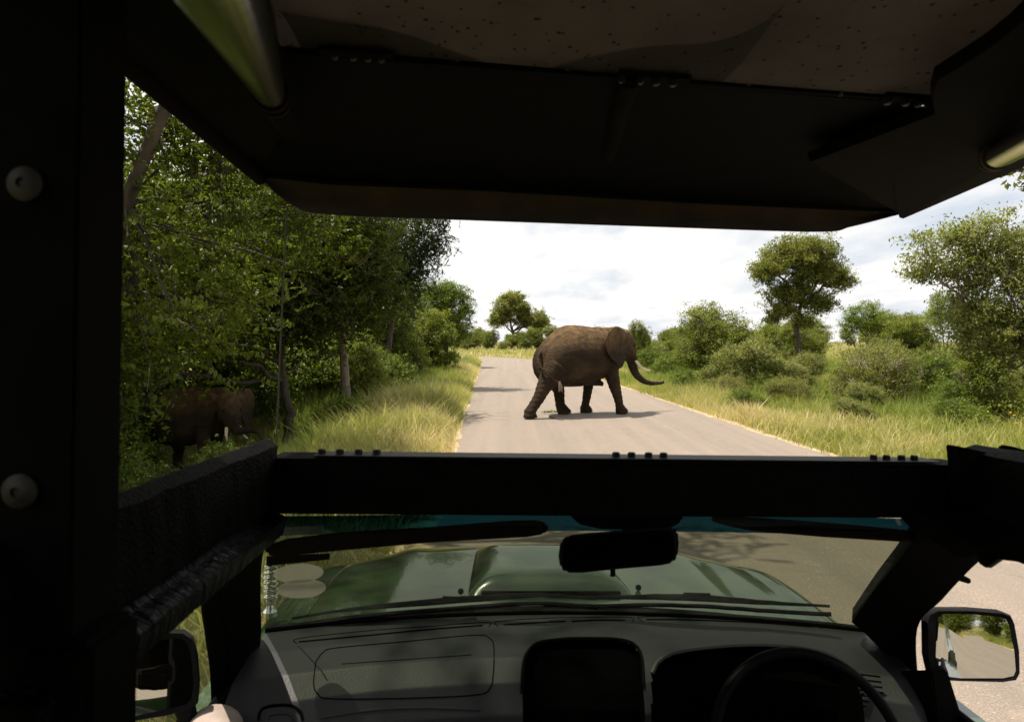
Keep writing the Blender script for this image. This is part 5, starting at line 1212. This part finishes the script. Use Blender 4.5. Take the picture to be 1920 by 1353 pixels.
# --- doors, mirrors
def door(side):
    X = XC + side * .93; Xi = XC + side * .84
    b = MB(); sill = [(X, 1.80, -.80), (X, 1.2, -.83), (X, .40, -.83)]
    b.hexa([(Xi, .40, -1.75), (X, .40, -1.75), (X, 1.88, -1.75), (Xi, 1.88, -1.75), (Xi, .40, -.845), (X, .40, -.845), (X, 1.88, -.80), (Xi, 1.88, -.80)]); dr = vb(b, 'door', 'paint', bevel=.012)
    b = MB(); b.hexa([(XC + side * .78, .40, -1.7), (Xi - side * .002, .40, -1.7), (Xi - side * .002, 1.78, -1.7), (XC + side * .78, 1.72, -1.7), (XC + side * .80, .40, -.85), (Xi - side * .002, .40, -.838), (Xi - side * .002, 1.78, -.80), (XC + side * .80, 1.72, -.81)]); vb(b, 'door_lining', 'trim', dr, bevel=.01)
    b = MB(); b.tube([(Xi + side * .02, .42, -.838), (Xi + side * .02, 1.82, -.792)], .012, 8); vb(b, 'window_seal', 'dash_black', dr, smooth=True)
    # window frame from mirror corner up and back along the roof
    b = MB(); S = spline([(XC + side * .865, 1.70, -.80), (XC + side * .82, 1.50, -.68), (XC + side * .76, 1.24, -.47), (XC + side * .715, 1.05, -.33), (XC + side * .70, .90, -.285), (XC + side * .70, .5, -.28)], 6)
    if side < 0: b.tube([D(378, 1120, 1.36), D(330, 1130, 1.2), (XC - .66, .6, -.29), (XC - .66, .3, -.29)], .014, 10)
    else: b.tube([D(1850, 1048, 1.06), D(1872, 1032, 1.02), D(1900, 1034, 1.0), D(1960, 1046, .95), (XC + .60, .3, -.27)], .014, 10)
    vb(b, 'window_frame', 'dash_black', dr, smooth=True)
    return dr
dl = door(-1); drr = door(1)
b = MB(); b.hexa([(XC + .80, 1.52, -.84), (XC + .87, 1.52, -.84), (XC + .87, 1.78, -.83), (XC + .80, 1.78, -.83), (XC + .80, 1.55, -.70), (XC + .84, 1.55, -.70), (XC + .87, 1.76, -.80), (XC + .80, 1.76, -.80)]); vb(b, 'mirror_corner_plate', 'dash_black', drr, bevel=.004)
q = D(1815, 1088, 1.28); b = MB(); b.tube([(q[0] - .02, q[1], q[2] + .008), q], [.011, .008], 10, flat=.7); vb(b, 'window_clip', 'black', drr, smooth=True)
RC_ = 1.6   # curvature radius of the convex door mirrors
def mirror(outl, ginl, d, aim, name, arm):
    """planar mirror head; aim = (yaw, pitch) of the glass normal"""
    b = MB(); cxm = sum(x for x, y in outl) / len(outl); cym = sum(y for x, y in outl) / len(outl); c = Vector(D(cxm, cym, d))
    nv = Vector((math.sin(aim[0]) * math.cos(aim[1]), -math.cos(aim[0]) * math.cos(aim[1]), math.sin(aim[1])))
    def onp(px, py, lift): v = VM @ wray(px, py); t = (c + nv * lift).dot(nv) / v.dot(nv); return v * t
    O = [onp(x, y, 0) for x, y in outl]; Gl = [onp(x, y, .001) for x, y in ginl]; n = len(O)
    P = [[p.lerp(c, .55) - nv * .070 for p in O], [p.lerp(c, .12) - nv * .058 for p in O], [p - nv * .030 for p in O], [p - nv * .004 for p in O], [p.lerp(c, .03) + nv * .004 for p in O], list(Gl)]
    for k in range(len(P)): P[k] = P[k] + [P[k][0]]
    b.grid([[tuple(q) for q in r] for r in P]); b.add([tuple(q) for q in P[0][:-1]], [tuple(range(n))])
    mr = vb(b, name, 'mirror_case', smooth=True)
    b = MB(); rings = []; rmax = max((q - c).length for q in Gl)
    for k in range(0, 13):
        f = k / 12 if k else .01; ring = []
        for q in Gl + [Gl[0]]:
            p = c.lerp(q, f); r = (p - c).length; ring.append(tuple(p + nv * (.0008 + (rmax ** 2 - r ** 2) / (2 * RC_))))
        rings.append(ring)
    b.grid(rings); b.add(rings[0][:-1], [tuple(range(len(Gl)))]); vb(b, 'mirror_glass', 'mirror', mr, smooth=True)
    b = MB(); b.tube(arm, [.022, .020, .018][:len(arm)], 12); b.lathe([(.028, -.02), (.03, 0), (.028, .02)], 14, Matrix.Translation(arm[-1])); vb(b, 'mirror_arm', 'mirror_case', mr, smooth=True)
    return mr
o_ = [(1736, 1165), (1740, 1150), (1756, 1142), (1820, 1142), (1880, 1147), (1896, 1153), (1903, 1168), (1912, 1220), (1913, 1262), (1906, 1275), (1880, 1279), (1800, 1277), (1762, 1275), (1745, 1266), (1737, 1230)]
g_ = [(1757, 1163), (1759, 1156), (1768, 1150), (1820, 1150), (1870, 1155), (1886, 1160), (1891, 1170), (1901, 1220), (1904, 1256), (1900, 1266), (1880, 1270), (1800, 1270), (1768, 1266), (1756, 1258), (1754, 1230)]
cR = Vector(D(1825, 1210, 1.6)).normalized()
def aim_for(c, tgt):   # normal halfway between the eye and the wanted reflected direction
    nv = (-c + Vector(tgt).normalized()).normalized(); return (math.atan2(nv.x, -nv.y), math.asin(nv.z))
tgtR = VM @ Vector((0.16, -1, -0.06))
mirror(o_, g_, 1.56, aim_for(cR, tgtR), 'side_mirror', [D(1762, 1262, 1.60), D(1760, 1285, 1.60), D(1757, 1293, 1.60)])
o_ = [(240, 1210), (262, 1196), (320, 1183), (345, 1184), (362, 1196), (370, 1230), (374, 1280), (371, 1318), (358, 1330), (310, 1342), (250, 1352), (222, 1340), (222, 1270)]
g_ = [(252, 1222), (270, 1208), (320, 1196), (340, 1197), (350, 1206), (357, 1232), (361, 1280), (358, 1310), (348, 1319), (305, 1330), (255, 1341), (236, 1330), (236, 1270)]
cL = Vector(D(300, 1265, 1.55)).normalized()
mirror(o_, g_, 1.50, aim_for(cL, VM @ Vector((0.30, -1, -0.02))), 'side_mirror', [D(345, 1320, 1.52), D(352, 1345, 1.52), D(356, 1365, 1.52)])
b = MB(); ellipsoid(b, D(405, 1362, 1.5), (.055, .09, .028), Matrix.Rotation(.5, 3, 'Z')); vb(b, 'door_top_pad', 'skin_pad', dl, smooth=True)
# --- body below the window line, load bed and wheels
b = MB(); b.box((XC, .30, -1.35), (1.80, .06, 1.0)); vb(b, 'cab_rear_wall', 'paint', bevel=.01)
for s in (-1, 1):
    b = MB(); b.box((XC + s * .93, -.95, -1.15), (.05, 2.40, .70)); vb(b, 'bed_side', 'paint', bevel=.01)
b = MB(); b.box((XC, -.95, -1.50), (1.80, 2.40, .05)); vb(b, 'bed_floor', 'black')
b = MB(); b.box((XC, -.42, -.78), (1.30, .40, .12)); b.box((XC, -.64, -.48), (1.30, .10, .52)); vb(b, 'bench_seat', 'canvas_black', bevel=.02)
b = MB(); b.box((XC, 1.2, -1.70), (1.76, 1.9, .10)); vb(b, 'cab_floor', 'black')
b = MB(); b.box((XC, 2.52, -1.45), (1.40, .92, .50)); b.box((XC, 2.20, -1.12), (1.20, .25, .5)); vb(b, 'engine_bay', 'black', bevel=.02)
for s in (-1, 1):
    b = MB(); b.hexa([(XC + s * .90, 1.89, -1.65), (XC + s * .955, 1.89, -1.65), (XC + s * .955, 2.10, -1.65), (XC + s * .90, 2.10, -1.65), (XC + s * .90, 1.89, -.93), (XC + s * .955, 1.89, -.93), (XC + s * .955, 2.10, -.93), (XC + s * .90, 2.10, -.93)]); vb(b, 'front_quarter_panel', 'paint')
    b = MB(); b.hexa([(XC + s * .84, 2.70, -1.25), (XC + s * .90, 2.70, -1.25), (XC + s * .82, 2.95, -1.25), (XC + s * .76, 2.95, -1.25), (XC + s * .84, 2.70, -.95), (XC + s * .90, 2.70, -.95), (XC + s * .82, 2.95, -.95), (XC + s * .76, 2.95, -.95)]); vb(b, 'front_corner_panel', 'paint')
    b = MB(); b.lathe([(.07, 0), (.085, .02), (.085, .05)], 20, Matrix.Translation((XC + s * .58, 2.97, -1.08)) @ Matrix.Rotation(-math.pi / 2, 4, 'X')); vb(b, 'headlight', 'chrome', smooth=True)
b = MB(); b.box((XC, 2.98, -1.08), (.95, .03, .22))
for k in range(6): b.box((XC, 3.0, -1.17 + k * .036), (.95, .03, .012))
vb(b, 'radiator_grille', 'dash_black')
b = MB(); b.box((XC, 3.10, -1.40), (1.70, .14, .18)); vb(b, 'front_bumper', 'black', bevel=.03)
for sx in (-1, 1):
    for yy in (2.36, -1.0):
        Mw = Matrix.Translation((XC + sx * .80, yy, -1.725)) @ Matrix.Rotation(math.pi / 2, 4, 'Y')
        b = MB(); b.lathe([(.22, -.12), (.35, -.125), (.38, -.09), (.385, 0), (.38, .09), (.35, .125), (.22, .12)], 32, Mw); wh = vb(b, 'wheel', 'tyre', smooth=True)
        b = MB(); b.lathe([(.03, -.10), (.21, -.11), (.225, -.09), (.225, .09), (.21, .11), (.06, .06), (.05, .12), (.02, .125)], 24, Mw); vb(b, 'rim', 'steel', wh, smooth=True)
